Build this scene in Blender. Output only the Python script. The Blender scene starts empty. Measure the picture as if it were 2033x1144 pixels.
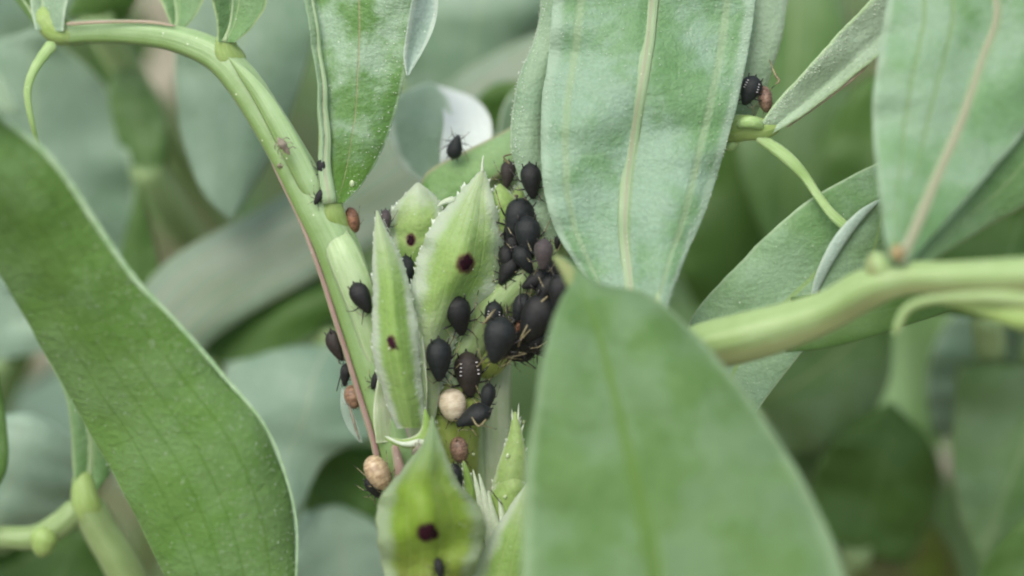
import bpy, bmesh, math, random
from mathutils import Vector, Matrix, noise as mnoise

# ------------------------------------------------------------------ units: 1 Blender unit = 1 cm
scene = bpy.context.scene
col = scene.collection
random.seed(11)
R = math.radians

# ------------------------------------------------------------------ camera
DIST = 12.0                       # camera to the plane of sharp focus (cm)
FRAME_W = 5.42                    # width of the picture in that plane (cm)
W0, H0 = 2033.0, 1144.0
K = FRAME_W / W0
TILT = R(27)
CAM = Vector((0, 0, 45.0))
cam_d = bpy.data.cameras.new('camera')
cam = bpy.data.objects.new('camera', cam_d)
col.objects.link(cam)
cam.location = CAM
cam.rotation_euler = (R(90) - TILT, 0, 0)
cam_d.sensor_width = 36
cam_d.lens = 36 * DIST / FRAME_W
cam_d.clip_start = 0.5
cam_d.clip_end = 20000
cam_d.dof.use_dof = True
cam_d.dof.focus_distance = DIST
cam_d.dof.aperture_fstop = 0.122
scene.camera = cam
FWD = Vector((0, math.cos(TILT), -math.sin(TILT)))
UP = Vector((0, math.sin(TILT), math.cos(TILT)))
RT = Vector((1, 0, 0))

# ------------------------------------------------------------------ daylight: bright, thinly overcast
SUN_EL, SUN_AZ = R(62), R(-35)
world = bpy.data.worlds.new('World'); scene.world = world
world.use_nodes = True
wn = world.node_tree
sky = wn.nodes.new('ShaderNodeTexSky'); sky.sky_type = 'NISHITA'; sky.sun_disc = False
sky.sun_elevation = SUN_EL; sky.sun_rotation = R(180) - SUN_AZ
sky.air_density = 1.0; sky.dust_density = 4.0; sky.ozone_density = 1.0
hs = wn.nodes.new('ShaderNodeHueSaturation'); hs.inputs['Saturation'].default_value = .6      # thin cloud greys the blue
wn.links.new(sky.outputs[0], hs.inputs['Color']); wn.links.new(hs.outputs[0], wn.nodes['Background'].inputs[0])
wn.nodes['Background'].inputs[1].default_value = 0.15
sd = bpy.data.lights.new('sun', 'SUN'); sd.energy = 1.1; sd.angle = R(50); sd.color = (1, .95, .86)
sun = bpy.data.objects.new('sun', sd); col.objects.link(sun)
# direction to the sun: above, a little behind the camera and to its left
to_sun = Vector((math.sin(SUN_AZ) * math.cos(SUN_EL), -math.cos(SUN_AZ) * math.cos(SUN_EL), math.sin(SUN_EL)))
sun.rotation_euler = to_sun.to_track_quat('Z', 'Y').to_euler()
sun.location = (0, 0, 300)
scene.view_settings.view_transform = 'Standard'
scene.view_settings.look = 'None'
scene.view_settings.gamma = 1
scene.view_settings.exposure = 0.44
scene.view_settings.use_curve_mapping = False
scene.render.engine = 'CYCLES'
scene.cycles.use_denoising = True
scene.cycles.pixel_filter_type = 'BLACKMAN_HARRIS'
scene.cycles.filter_width = 2.1
scene.cycles.max_bounces = 8
scene.cycles.transparent_max_bounces = 12
scene.cycles.sample_clamp_indirect = 8

# ------------------------------------------------------------------ geometry helpers
def P(x, y, d=0.0):
    """Point seen at picture position x, y that lies d cm beyond the focus plane."""
    z = DIST + d
    s = K * z / DIST
    return CAM + RT * ((x - W0 / 2) * s) + UP * (-(y - H0 / 2) * s) + FWD * z

def crom(pts, n):
    """Catmull-Rom through pts (tuples of any length), n samples even in arc length."""
    pts = [tuple(map(float, p)) for p in pts]
    if len(pts) == 2:
        return [tuple(a + (b - a) * i / (n - 1) for a, b in zip(*pts)) for i in range(n)]
    k = len(pts[0])
    ext = [tuple(2 * a - b for a, b in zip(pts[0], pts[1]))] + pts + [tuple(2 * a - b for a, b in zip(pts[-1], pts[-2]))]
    dense = []
    for i in range(1, len(ext) - 2):
        p0, p1, p2, p3 = ext[i - 1:i + 3]
        for j in range(12):
            t = j / 12
            dense.append(tuple(.5 * (2 * p1[q] + (p2[q] - p0[q]) * t + (2 * p0[q] - 5 * p1[q] + 4 * p2[q] - p3[q]) * t * t
                                     + (3 * p1[q] - p0[q] - 3 * p2[q] + p3[q]) * t ** 3) for q in range(k)))
    dense.append(pts[-1])
    acc = [0]
    for a, b in zip(dense, dense[1:]):
        acc.append(acc[-1] + math.hypot(a[0] - b[0], a[1] - b[1]) + 1e-6)
    out, j = [], 0
    for i in range(n):
        s = acc[-1] * i / (n - 1)
        while j < len(acc) - 2 and acc[j + 1] < s: j += 1
        t = (s - acc[j]) / (acc[j + 1] - acc[j])
        out.append(tuple(a + (b - a) * min(1, max(0, t)) for a, b in zip(dense[j], dense[j + 1])))
    return out

def nz(x, y=0.0, z=0.0):
    return mnoise.noise(Vector((x, y, z)))

def mesh_obj(name, verts, faces, mat, parent=None, uvs=None, smooth=True, mats=None, fmat=None):
    me = bpy.data.meshes.new(name)
    if parent is not None:
        o = parent.matrix_world.translation if parent.get('_root') is None else Vector(parent['_root'])
        verts = [Vector(v) - o for v in verts]
    me.from_pydata([tuple(v) for v in verts], [], faces)
    if uvs:
        ul = me.uv_layers.new(name='UVMap')
        for l in me.loops:
            ul.data[l.index].uv = uvs[l.vertex_index]
    for m in (mats or [mat]):
        me.materials.append(m)
    if fmat:
        for p, i in zip(me.polygons, fmat): p.material_index = i
    if smooth:
        me.polygons.foreach_set('use_smooth', [True] * len(me.polygons))
    me.update()
    ob = bpy.data.objects.new(name, me)
    col.objects.link(ob)
    if parent is not None:
        ob.parent = parent
        ob['_root'] = list(o)
    return ob

def thing(name, label, cat, loc, group=None):
    o = bpy.data.objects.new(name, None); col.objects.link(o)
    o.empty_display_size = .2
    o.location = loc
    o['label'] = label; o['category'] = cat
    if group: o['group'] = group
    o['_root'] = list(loc)
    return o

class Surf:
    """Curved blade between two edge lines. at(u, v): u along 0..1, v across -1..1, lift in cm towards the camera."""
    def __init__(s, L, Rr, nu=60, nv=22, cup=0.0, fold=0.0, rip=0.0, ripf=3.0, jag=0.0, jagf=40, seed=0, twist=None, mid=0.0):
        s.L = crom(L, nu); s.R = crom(Rr, nu); s.nu, s.nv = nu, nv
        s.J = {1: [], 2: []}
        if jag:
            for E, sg in ((s.L, 1), (s.R, 2)):
                for i in range(nu):
                    f = i / (nu - 1); a = jag * (nz(f * jagf, sg * 7.3 + seed, .5) + .5 * nz(f * jagf * 2.7, sg * 3.1 + seed, 9))
                    s.J[sg].append(a)
        s.cup, s.fold, s.rip, s.ripf, s.seed, s.mid = cup, fold, rip, ripf, seed, mid
    def px(s, u, v):
        f = min(max(u, 0), 1) * (s.nu - 1); i = min(int(f), s.nu - 2); t = f - i
        l = [a + (b - a) * t for a, b in zip(s.L[i], s.L[i + 1])]
        r = [a + (b - a) * t for a, b in zip(s.R[i], s.R[i + 1])]
        w = (v + 1) / 2
        x, y, d = [a + (b - a) * w for a, b in zip(l, r)]
        if s.J[1]:
            J = s.J[1 if v < 0 else 2]; jj = (J[i] + (J[i + 1] - J[i]) * t) * abs(v) ** 7
            x += jj; y += jj * .3
        wid = math.hypot(l[0] - r[0], l[1] - r[1]) * K
        vv = (v - s.mid) / (1 - s.mid if v > s.mid else 1 + s.mid)
        d -= s.cup * (1 - v * v) * min(1, wid)
        d -= s.fold * (1 - abs(vv)) * min(1, wid)
        if s.rip:
            d += s.rip * min(1, wid * 1.2) * (nz(u * s.ripf, v * 1.1, s.seed) + .6 * abs(v) * nz(u * s.ripf * 3, v, s.seed + 5))
        return x, y, d
    def pt(s, u, v): return P(*s.px(u, v))
    def nrm(s, u, v):
        e = .012
        a = s.pt(min(1, u + e), v) - s.pt(max(0, u - e), v); b = s.pt(u, min(1, v + e)) - s.pt(u, max(-1, v - e))
        n = a.cross(b)
        if n.length < 1e-9: return -FWD
        n.normalize()
        return n if n.dot(FWD) < 0 else -n
    def at(s, u, v, lift=0.0):
        p = s.pt(u, v)
        return p + s.nrm(u, v) * (lift + .012 * nz(p.x * 5, p.y * 5, p.z * 5))

def blade(name, S, mat, parent, thick=.03, relief=0.0, label=None):
    """Closed blade with thickness and rounded edges."""
    nu, nv = S.nu, S.nv
    V, UV, F = [], [], []
    vs = [math.sin((-1 + 2 * j / nv) * math.pi / 2) for j in range(nv + 1)]
    for side in (1, -1):
        for i in range(nu):
            u = i / (nu - 1)
            for v in vs:
                p = S.pt(u, v)
                n = S.nrm(min(max(u, .01), .99), max(-.985, min(.985, v)))
                prof = (1 - abs(v) ** 6) ** .5 * min(1, 12 * u + .05) ** .5 * min(1, 12 * (1 - u) + .05) ** .5
                h = side * thick / 2 * prof + .012 * nz(p.x * 5, p.y * 5, p.z * 5)
                if relief and side > 0:
                    h += relief * prof * nz(p.x * 9, p.y * 9, p.z * 9)
                V.append(p + n * h); UV.append(((v + 1) / 2, u))
    N = nu * (nv + 1)
    def idx(sd, i, j): return sd * N + i * (nv + 1) + j
    for i in range(nu - 1):
        for j in range(nv):
            F.append((idx(0, i, j), idx(0, i, j + 1), idx(0, i + 1, j + 1), idx(0, i + 1, j)))
            F.append((idx(1, i, j), idx(1, i + 1, j), idx(1, i + 1, j + 1), idx(1, i, j + 1)))
        for j in (0, nv):
            F.append((idx(0, i, j), idx(0, i + 1, j), idx(1, i + 1, j), idx(1, i, j)))
    for j in range(nv):
        for i in (0, nu - 1):
            F.append((idx(0, i, j), idx(0, i, j + 1), idx(1, i, j + 1), idx(1, i, j)))
    o = mesh_obj(name, V, F, mat, parent, UV)
    if label: o['label'] = label
    return o

def tube_raw(pts, rad, seg=12, ridge=None, flat=1.0, fl_dir=None):
    """Sweep a (ridged) section along world points pts; returns verts, faces, uvs."""
    V, F, UV = [], [], []
    n = len(pts)
    ref = fl_dir or FWD
    for i, p in enumerate(pts):
        t = (pts[min(i + 1, n - 1)] - pts[max(i - 1, 0)])
        if t.length < 1e-9: t = Vector((0, 0, 1))
        t.normalize()
        a = t.cross(ref)
        if a.length < 1e-3: a = t.cross(Vector((.3, .2, 1)))
        a.normalize(); b = t.cross(a).normalized()
        if b.dot(FWD) > 0: b = -b
        for k in range(seg):
            th = 2 * math.pi * k / seg
            r = rad[i] * (1 + (ridge(th, i / (n - 1)) if ridge else 0))
            V.append(p + a * (math.cos(th) * r) + b * (math.sin(th) * r * flat))
            UV.append((k / seg, i / (n - 1)))
    for i in range(n - 1):
        for k in range(seg):
            q = (k + 1) % seg
            F.append((i * seg + k, i * seg + q, (i + 1) * seg + q, (i + 1) * seg + k))
    F.append(tuple(range(seg))[::-1]); F.append(tuple((n - 1) * seg + k for k in range(seg)))
    return V, F, UV

def tube(name, ctrl, mat, parent, seg=16, n=40, ridge=None, flat=1.0, label=None, bump=0.0):
    """ctrl: (x, y, depth, width in picture pixels) along the stem."""
    c = crom(ctrl, n)
    pts = [P(a[0], a[1], a[2]) for a in c]
    rad = []
    for i, a in enumerate(c):
        r = max(a[3], .3) / 2 * K * (DIST + a[2]) / DIST
        if bump: r *= 1 + bump * nz(i * .9, a[0] * .01, 3)
        rad.append(r)
    acc = [0]
    for a, b in zip(pts, pts[1:]): acc.append(acc[-1] + (b - a).length)
    for i in range(n):
        e = min(acc[i], acc[-1] - acc[i]); rr = rad[i]
        if e < rr: rad[i] = rr * max(.12, math.sqrt(1 - (1 - e / rr) ** 2))
    V, F, UV = tube_raw(pts, rad, seg, ridge, flat)
    o = mesh_obj(name, V, F, mat, parent, UV)
    if label: o['label'] = label
    return o

def rib(S, mat, parent, v=0.0, w=10, u0=0.0, u1=1.0, name='midrib', lift=0.0, n=40, taper=True, hi=.55):
    pts, rad = [], []
    for i in range(n):
        f = i / (n - 1); u = u0 + (u1 - u0) * f
        pts.append(S.at(u, v(u) if callable(v) else v, lift))
        rad.append(w / 2 * K * ((1 - .75 * f) if taper else 1))
    V, F, UV = tube_raw(pts, rad, 10, None, hi)
    return mesh_obj(name, V, F, mat, parent, UV)

def beads(parent, spots, mat, r=(.003, .006), name='wax_bead'):
    """Tiny glistening papillae joined into one part."""
    bm = bmesh.new()
    for p in spots:
        rr = random.uniform(*r)
        bmesh.ops.create_icosphere(bm, subdivisions=1, radius=rr, matrix=Matrix.Translation(p - Vector(parent['_root'])))
    me = bpy.data.meshes.new(name); bm.to_mesh(me); bm.free()
    me.materials.append(mat)
    me.polygons.foreach_set('use_smooth', [True] * len(me.polygons))
    o = bpy.data.objects.new(name, me); col.objects.link(o); o.parent = parent
    o['kind'] = 'stuff'; o['_root'] = parent['_root']
    return o

def edge_beads(S, parent, mat, n, side, band=.25, lift=.016, u0=.02, u1=.98, r=(.0018, .0036)):
    r = (r[0] * .55, r[1] * .55) if r[0] > .0019 else (r[0] * .9, r[1] * .85)
    sp = []
    for _ in range(int(n * 1.3)):
        a = 1 - abs(random.gauss(0, band))
        sp.append(S.at(random.uniform(u0, u1), max(-.99, min(.99, a * side)), lift))
    beads(parent, sp, mat, r)

# ------------------------------------------------------------------ materials
def lin(c):
    return tuple(((x / 255) / 12.92 if x <= 10 else ((x / 255 + .055) / 1.055) ** 2.4) for x in c) + (1,)

class NT:
    def __init__(s, name):
        s.m = bpy.data.materials.new(name); s.m.use_nodes = True
        s.t = s.m.node_tree; s.p = s.t.nodes['Principled BSDF']; s.out = s.t.nodes['Material Output']
    def n(s, t, **kw):
        x = s.t.nodes.new('ShaderNode' + t)
        for k, v in kw.items(): setattr(x, k, v)
        return x
    def l(s, a, b): s.t.links.new(a, b)
    def val(s, sock, x):
        if hasattr(x, 'links') or isinstance(x, bpy.types.NodeSocket): s.l(x, sock)
        else: sock.default_value = x
    def math(s, op, a, b=None, c=None, clamp=False):
        x = s.n('Math', operation=op, use_clamp=clamp); s.val(x.inputs[0], a)
        if b is not None: s.val(x.inputs[1], b)
        if c is not None: s.val(x.inputs[2], c)
        return x.outputs[0]
    def mix(s, f, a, b, blend='MIX'):
        x = s.n('Mix', data_type='RGBA', blend_type=blend)
        s.val(x.inputs[0], f); s.val(x.inputs[6], a); s.val(x.inputs[7], b)
        return x.outputs[2]
    def ramp(s, v, lo, hi, a=0.0, b=1.0, smooth=True):
        x = s.n('MapRange', interpolation_type='SMOOTHSTEP' if smooth else 'LINEAR')
        s.val(x.inputs[0], v); x.inputs[1].default_value = lo; x.inputs[2].default_value = hi
        x.inputs[3].default_value = a; x.inputs[4].default_value = b
        return x.outputs[0]
    def coords(s):
        return s.n('TexCoord')
    def noise(s, vec, scale, detail=3, rough=.55, scl=None):
        if scl:
            m = s.n('Mapping'); s.l(vec, m.inputs[0]); m.inputs[3].default_value = scl; vec = m.outputs[0]
        x = s.n('TexNoise'); s.l(vec, x.inputs['Vector'])
        x.inputs['Scale'].default_value = scale; x.inputs['Detail'].default_value = detail; x.inputs['Roughness'].default_value = rough
        return x.outputs[0]
    def voro(s, vec, scale, feature='F1', rnd=1.0):
        x = s.n('TexVoronoi', feature=feature); s.l(vec, x.inputs['Vector']); x.inputs['Scale'].default_value = scale
        x.inputs['Randomness'].default_value = rnd
        return x

def leaf_mat(name, c1, c2, rim=None, rimw=.03, ribc=None, ribw=.02, ribp=.5, veins=(), veinc=None, veinw=.006,
             wax=None, waxamt=.5, waxscale=.8, rough=.5, transl=.22, bump=.25, spec=.45, speck=.35, pin=0.0, seed=0.0,
             cell=34, spots=(), tcol=None, mott=1.0, sss=0.0, basec=None, basev=.35, sheen=.12, crack=-.10, tipc=None, net=0.0):
    N = NT(name); tc = N.coords()
    ob = N.n('Mapping'); N.l(tc.outputs['Object'], ob.inputs[0]); ob.inputs[1].default_value = (seed, seed * .7, seed * 1.3)
    ov = ob.outputs[0]
    sep = N.n('SeparateXYZ'); N.l(tc.outputs['UV'], sep.inputs[0]); U, V = sep.outputs[0], sep.outputs[1]
    n1 = N.noise(ov, 1.6 * mott, 4); n2 = N.noise(ov, 9 * mott, 4, .6); n3 = N.noise(ov, 55, 2, .6)
    c = N.mix(N.ramp(N.math('ADD', N.math('MULTIPLY', n1, .6), N.math('MULTIPLY', n2, .4)), .38, .62), lin(c1), lin(c2))
    if wax:
        w1 = N.noise(ov, waxscale * 2.2, 5, .62)
        c = N.mix(N.math('MULTIPLY', N.ramp(w1, .40, .62), waxamt), c, lin(wax))
    if pin:   # pinnate veins running out from the midrib
        au = N.math('ABSOLUTE', N.math('SUBTRACT', U, ribp))
        ph = N.math('ADD', N.math('MULTIPLY', V, 15.0), N.math('MULTIPLY', au, -11.0))
        ph = N.math('ADD', ph, N.math('MULTIPLY', n1, 2.2))
        sn = N.math('ABSOLUTE', N.math('SINE', N.math('MULTIPLY', ph, 3.1416)))
        pm = N.ramp(sn, 0.0, .22, 1, 0)
        c = N.mix(N.math('MULTIPLY', pm, pin), c, lin(veinc or (150, 180, 130)))
    vo = N.voro(ov, cell, 'DISTANCE_TO_EDGE')
    netm = None
    if net:   # branching network of small veins
        wn_ = N.n('TexNoise'); N.l(ov, wn_.inputs['Vector']); wn_.inputs['Scale'].default_value = 4
        wv = N.n('VectorMath', operation='MULTIPLY_ADD'); N.l(wn_.outputs['Color'], wv.inputs[0]); wv.inputs[1].default_value = (.25, .25, .25); N.l(ov, wv.inputs[2])
        v5 = N.voro(wv.outputs[0], 5.5, 'DISTANCE_TO_EDGE'); v6 = N.voro(wv.outputs[0], 14, 'DISTANCE_TO_EDGE')
        netm = N.math('MAXIMUM', N.ramp(v5.outputs[0], 0, .07, 1, 0), N.math('MULTIPLY', N.ramp(v6.outputs[0], 0, .07, 1, 0), .5))
        c = N.mix(N.math('MULTIPLY', netm, net), c, lin(veinc or (150, 180, 130)))
    cellm = N.ramp(vo.outputs[0], 0, .12, 1, 0)
    fine = N.math('MULTIPLY_ADD', n3, .5, .75)
    cm = N.n('Combine' + 'XYZ'); 
    for q in range(3): N.l(fine, cm.inputs[q])
    c = N.mix(1.0, c, cm.outputs[0], 'MULTIPLY')
    if basec:
        c = N.mix(N.ramp(N.math('ADD', V, N.math('MULTIPLY', N.math('SUBTRACT', n2, .5), .3)), basev - .14, basev + .10, 1, 0), c, lin(basec))
    if tipc:
        c = N.mix(N.ramp(N.math('ADD', V, N.math('MULTIPLY', N.math('SUBTRACT', n2, .5), .3)), .62, .95, 0, .9), c, lin(tipc))
    rm = None
    warp = N.math('MULTIPLY', N.math('SUBTRACT', n2, .5), .012)
    Uw = N.math('ADD', U, warp)
    vm_total = None
    for k, vp in enumerate(veins):
        vm = N.ramp(N.math('ABSOLUTE', N.math('SUBTRACT', Uw, vp)), veinw * .3, veinw, 1, 0)
        c = N.mix(N.math('MULTIPLY', vm, .75), c, lin(veinc or (150, 180, 130)))
        vm_total = vm if vm_total is None else N.math('MAXIMUM', vm_total, vm)
    if rim:
        ed = N.math('MINIMUM', U, N.math('SUBTRACT', 1.0, U))
        ed = N.math('ADD', ed, N.math('MULTIPLY', N.math('SUBTRACT', n2, .5), rimw * .9))
        rm = N.ramp(ed, rimw * .35, rimw, 1, 0)
        c = N.mix(rm, c, lin(rim))
    if ribc:
        r_ = N.ramp(N.math('ABSOLUTE', N.math('SUBTRACT', Uw, ribp)), ribw * .35, ribw, 1, 0)
        c = N.mix(N.math('MULTIPLY', r_, .85), c, lin(ribc))
    for (su, sv, ru, rv, cin, cout) in spots:
        du = N.math('DIVIDE', N.math('SUBTRACT', U, su), ru); dv = N.math('DIVIDE', N.math('SUBTRACT', V, sv), rv)
        dd = N.math('SQRT', N.math('ADD', N.math('MULTIPLY', du, du), N.math('MULTIPLY', dv, dv)))
        dd = N.math('ADD', dd, N.math('MULTIPLY', N.math('SUBTRACT', n2, .5), 1.3))
        c = N.mix(N.ramp(dd, .8, 1.25, .7, 0), c, lin(cout))
        c = N.mix(N.ramp(dd, .75, 1.05, 1, 0), c, lin(cin))
    # pale wax papillae, their glints painted in as whitish dots
    v2 = N.voro(ov, 20, 'F1'); sepc = N.n('SeparateColor'); N.l(v2.outputs['Color'], sepc.inputs[0])
    dot = N.math('MULTIPLY', N.ramp(v2.outputs['Distance'], .05, .14, 1, 0), N.ramp(sepc.outputs[0], .62, .68, 0, 1))
    c = N.mix(N.math('MULTIPLY', dot, speck), c, lin((225, 238, 215)))
    N.l(c, N.p.inputs['Base Color'])
    N.val(N.p.inputs['Roughness'], N.math('MULTIPLY_ADD', n2, .25, rough - .12))
    N.p.inputs['Specular IOR Level'].default_value = spec
    N.p.inputs['Sheen Weight'].default_value = sheen
    N.p.inputs['Sheen Roughness'].default_value = .6
    if sss:
        N.p.inputs['Subsurface Weight'].default_value = sss
        N.p.inputs['Subsurface Radius'].default_value = (.6, 1.0, .3)
        N.p.inputs['Subsurface Scale'].default_value = .06
    h = N.math('ADD', N.math('MULTIPLY', cellm, crack), N.math('MULTIPLY', n3, .8))
    n4 = N.noise(ov, 20, 3, .6, (1, 1, 2.2)); h = N.math('ADD', h, N.math('MULTIPLY', n4, 1.5))
    h = N.math('ADD', h, N.math('MULTIPLY', n2, 2.4))
    h = N.math('ADD', h, N.math('MULTIPLY', dot, 1.0))
    if netm is not None: h = N.math('ADD', h, N.math('MULTIPLY', netm, -.22))
    if vm_total is not None: h = N.math('ADD', h, N.math('MULTIPLY', vm_total, -.5))
    b = N.n('Bump'); b.inputs['Strength'].default_value = bump; b.inputs['Distance'].default_value = .012
    N.l(h, b.inputs['Height']); N.l(b.outputs[0], N.p.inputs['Normal'])
    tr = N.n('BsdfTranslucent'); N.l(N.mix(.55, c, lin(tcol or (120, 170, 50))), tr.inputs[0])
    ms = N.n('MixShader'); ms.inputs[0].default_value = transl
    N.l(N.p.outputs[0], ms.inputs[1]); N.l(tr.outputs[0], ms.inputs[2]); N.l(ms.outputs[0], N.out.inputs[0])
    return N.m

def stem_mat(name, c1, c2, purple=None, ppos=.5, pw=.12, streak=1.0, rough=.42, sss=.35, speck=.3, spec=.45):
    N = NT(name); tc = N.coords(); ov = tc.outputs['Object']
    sep = N.n('SeparateXYZ'); N.l(tc.outputs['UV'], sep.inputs[0]); U, V = sep.outputs[0], sep.outputs[1]
    st = N.noise(tc.outputs['UV'], 1.0, 3, .6, (16 * streak, 3, 1))
    n2 = N.noise(ov, 6, 4, .6); n3 = N.noise(ov, 50, 2)
    f = N.math('ADD', N.math('MULTIPLY', st, .6), N.math('MULTIPLY', n2, .4))
    c = N.mix(N.ramp(f, .34, .66), lin(c1), lin(c2))
    if purple:  # colour band along one side; on the petiole it paints in shading
        a = N.math('ABSOLUTE', N.math('SUBTRACT', U, ppos)); a = N.math('ADD', a, N.math('MULTIPLY', N.math('SUBTRACT', n2, .5), .12))
        c = N.mix(N.math('MULTIPLY', N.ramp(a, pw * .3, pw, 1, 0), .75), c, lin(purple))
    v2 = N.voro(ov, 22, 'F1'); sc = N.n('SeparateColor'); N.l(v2.outputs['Color'], sc.inputs[0])
    dot = N.math('MULTIPLY', N.ramp(v2.outputs['Distance'], .06, .16, 1, 0), N.ramp(sc.outputs[0], .7, .75, 0, 1))
    c = N.mix(N.math('MULTIPLY', dot, speck), c, lin((225, 235, 205)))  # whitish dots paint in the tiny glints along the stalks
    N.l(c, N.p.inputs['Base Color'])
    N.p.inputs['Roughness'].default_value = rough; N.p.inputs['Specular IOR Level'].default_value = spec
    N.p.inputs['Subsurface Weight'].default_value = sss
    N.p.inputs['Subsurface Radius'].default_value = (.7, 1.0, .55); N.p.inputs['Subsurface Scale'].default_value = .08
    N.p.inputs['Sheen Weight'].default_value = .1
    h = N.math('ADD', N.math('MULTIPLY', st, 1.6), N.math('ADD', N.math('MULTIPLY', n3, .5), N.math('MULTIPLY', dot, 1.0)))
    b = N.n('Bump'); b.inputs['Strength'].default_value = .3; b.inputs['Distance'].default_value = .015
    N.l(h, b.inputs['Height']); N.l(b.outputs[0], N.p.inputs['Normal'])
    return N.m

def disc(name, S, u, v, ru, rv, mat, parent, lift=.0085, seed=0.0, slant=0.0):
    """Small raised irregular patch lying on a blade; u across 0..1, v along 0..1."""
    V, F = [S.at(v, 2 * u - 1, lift + .002)], []
    for q in range(1, 6):
        for k in range(22):
            a = 2 * math.pi * k / 22
            r = q / 5 * (1 + .5 * nz(math.cos(a) * 1.3, math.sin(a) * 1.3, seed) + .15 * nz(math.cos(a) * 4, math.sin(a) * 4, seed))
            V.append(S.at(v + rv * r * math.sin(a), 2 * (u + ru * r * math.cos(a) + slant * rv * r * math.sin(a)) - 1, lift + .002 * (1 - (q / 5) ** 2) - (.006 if q == 5 else 0)))
    for k in range(22):
        F.append((0, 1 + k, 1 + (k + 1) % 22))
        for q in range(4):
            a, b = 1 + q * 22 + k, 1 + q * 22 + (k + 1) % 22
            F.append((a, a + 22, b + 22, b))
    return mesh_obj(name, V, F, mat, parent)

def plain_mat(name, c1, c2=None, rough=.5, scale=20, bump=.2, sss=0.0, spec=.5, srad=(1, .6, .4), alpha=1.0, sheen=0.0, bscale=None, band=None):
    N = NT(name); tc = N.coords(); ov = tc.outputs['Object']
    n2 = N.noise(ov, scale, 4, .6)
    if band:
        n2 = N.math('ADD', N.math('MULTIPLY', n2, .45), N.math('MULTIPLY', N.noise(ov, 1.0, 3, .6, (2.5, band, 2.5)), .55))
    c = N.mix(N.ramp(n2, .38, .62) if band else N.ramp(n2, .35, .65), lin(c1), lin(c2 or c1))
    N.l(c, N.p.inputs['Base Color']); N.p.inputs['Roughness'].default_value = rough
    N.p.inputs['Specular IOR Level'].default_value = spec; N.p.inputs['Sheen Weight'].default_value = sheen
    N.p.inputs['Sheen Roughness'].default_value = .5
    if sss:
        N.p.inputs['Subsurface Weight'].default_value = sss; N.p.inputs['Subsurface Radius'].default_value = srad
        N.p.inputs['Subsurface Scale'].default_value = .04
    if alpha < 1: N.p.inputs['Alpha'].default_value = alpha
    b = N.n('Bump'); b.inputs['Strength'].default_value = bump; b.inputs['Distance'].default_value = .01
    N.l(n2 if band else N.noise(ov, bscale or scale * 3, 3), b.inputs['Height']); N.l(b.outputs[0], N.p.inputs['Normal'])
    return N.m

# ------------------------------------------------------------------ material library
M = {}
M['soil'] = plain_mat('soil', (140, 126, 106), (96, 84, 68), .95, .12, .8, spec=.1)
M['bg_leaf'] = leaf_mat('far_leaf', (98, 138, 72), (116, 152, 88), rim=(150, 174, 120), rimw=.03, ribc=(146, 170, 112), ribw=.018, wax=(130, 158, 118), waxamt=.6, bump=.15, speck=0, transl=.34)
M['bg_grey'] = leaf_mat('waxy_grey_leaf', (124, 158, 128), (144, 174, 146), rim=(168, 194, 160), rimw=.03, ribc=(160, 186, 150), ribw=.014, veins=(.3, .7), veinc=(156, 182, 148), wax=(156, 182, 160), waxamt=.6, bump=.25, speck=0, transl=.25, seed=3)
M['bg_tan'] = leaf_mat('waxy_tan_leaf', (134, 160, 130), (148, 172, 146), rim=(172, 184, 150), rimw=.035, ribc=(176, 168, 146), ribw=.018, veins=(.22, .36, .64, .8), veinc=(168, 164, 142), veinw=.02, wax=(156, 174, 156), waxamt=.6, bump=.1, speck=0, transl=.28, seed=5)
M['bg_dark'] = leaf_mat('deep_green_leaf', (78, 116, 46), (90, 130, 56), rim=(104, 138, 76), rimw=.04, ribc=(104, 138, 74), ribw=.02, bump=.15, speck=0, transl=.36, seed=7)
M['bg_pale'] = leaf_mat('pale_blue_leaf', (150, 182, 158), (170, 198, 174), rim=(180, 200, 178), rimw=.03, ribc=(178, 196, 170), ribw=.014, bump=.1, speck=0, transl=.28, seed=9)
M['bg_olive'] = leaf_mat('olive_leaf', (98, 120, 36), (88, 92, 40), rim=(110, 120, 60), rimw=.04, bump=.1, speck=0, transl=.3, seed=31)
M['bg_stem'] = stem_mat('far_stem', (130, 158, 100), (146, 172, 118), None, rough=.5, sss=0, speck=0)
M['bg_redstem'] = stem_mat('red_stem', (110, 84, 50), (92, 96, 48), rough=.5, sss=0, speck=0)
M['straw'] = plain_mat('dry_straw', (178, 172, 152), (158, 154, 132), .8, 1, .3)

M['left'] = leaf_mat('left_leaf', (108, 148, 72), (98, 140, 62), rim=(146, 178, 116), rimw=.012, veins=(.235, .41, .565, .77), veinc=(86, 130, 34), veinw=.007, wax=(124, 158, 104), waxamt=.5, waxscale=1.2, bump=.6, speck=.7, seed=1, transl=.3, rough=.62, spec=.28, sheen=.08, net=.13)
M['front'] = leaf_mat('front_leaf', (108, 144, 84), (94, 132, 70), rim=(144, 174, 130), rimw=.055, ribc=(100, 136, 60), ribw=.04, ribp=.42, wax=(122, 154, 112), waxamt=.8, waxscale=1.3, bump=.5, speck=.2, seed=2, transl=.28, rough=.65, spec=.28, sheen=.08, pin=.12, veinc=(128, 160, 104), net=.13, mott=1.4)
M['middle'] = leaf_mat('middle_leaf', (100, 146, 88), (118, 160, 110), rim=(160, 188, 160), rimw=.07, ribc=(138, 166, 118), ribw=.04, ribp=.5, veins=(.135, .86), veinc=(150, 178, 136), veinw=.03, wax=(148, 180, 154), waxamt=.9, waxscale=1.1, bump=.5, speck=.35, pin=.14, net=.13, seed=4, transl=.22)
M['edge'] = leaf_mat('edge_leaf', (132, 164, 130), (150, 178, 142), rim=(176, 200, 168), rimw=.08, wax=(158, 186, 152), waxamt=.6, bump=.4, speck=.9, seed=6)
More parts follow.
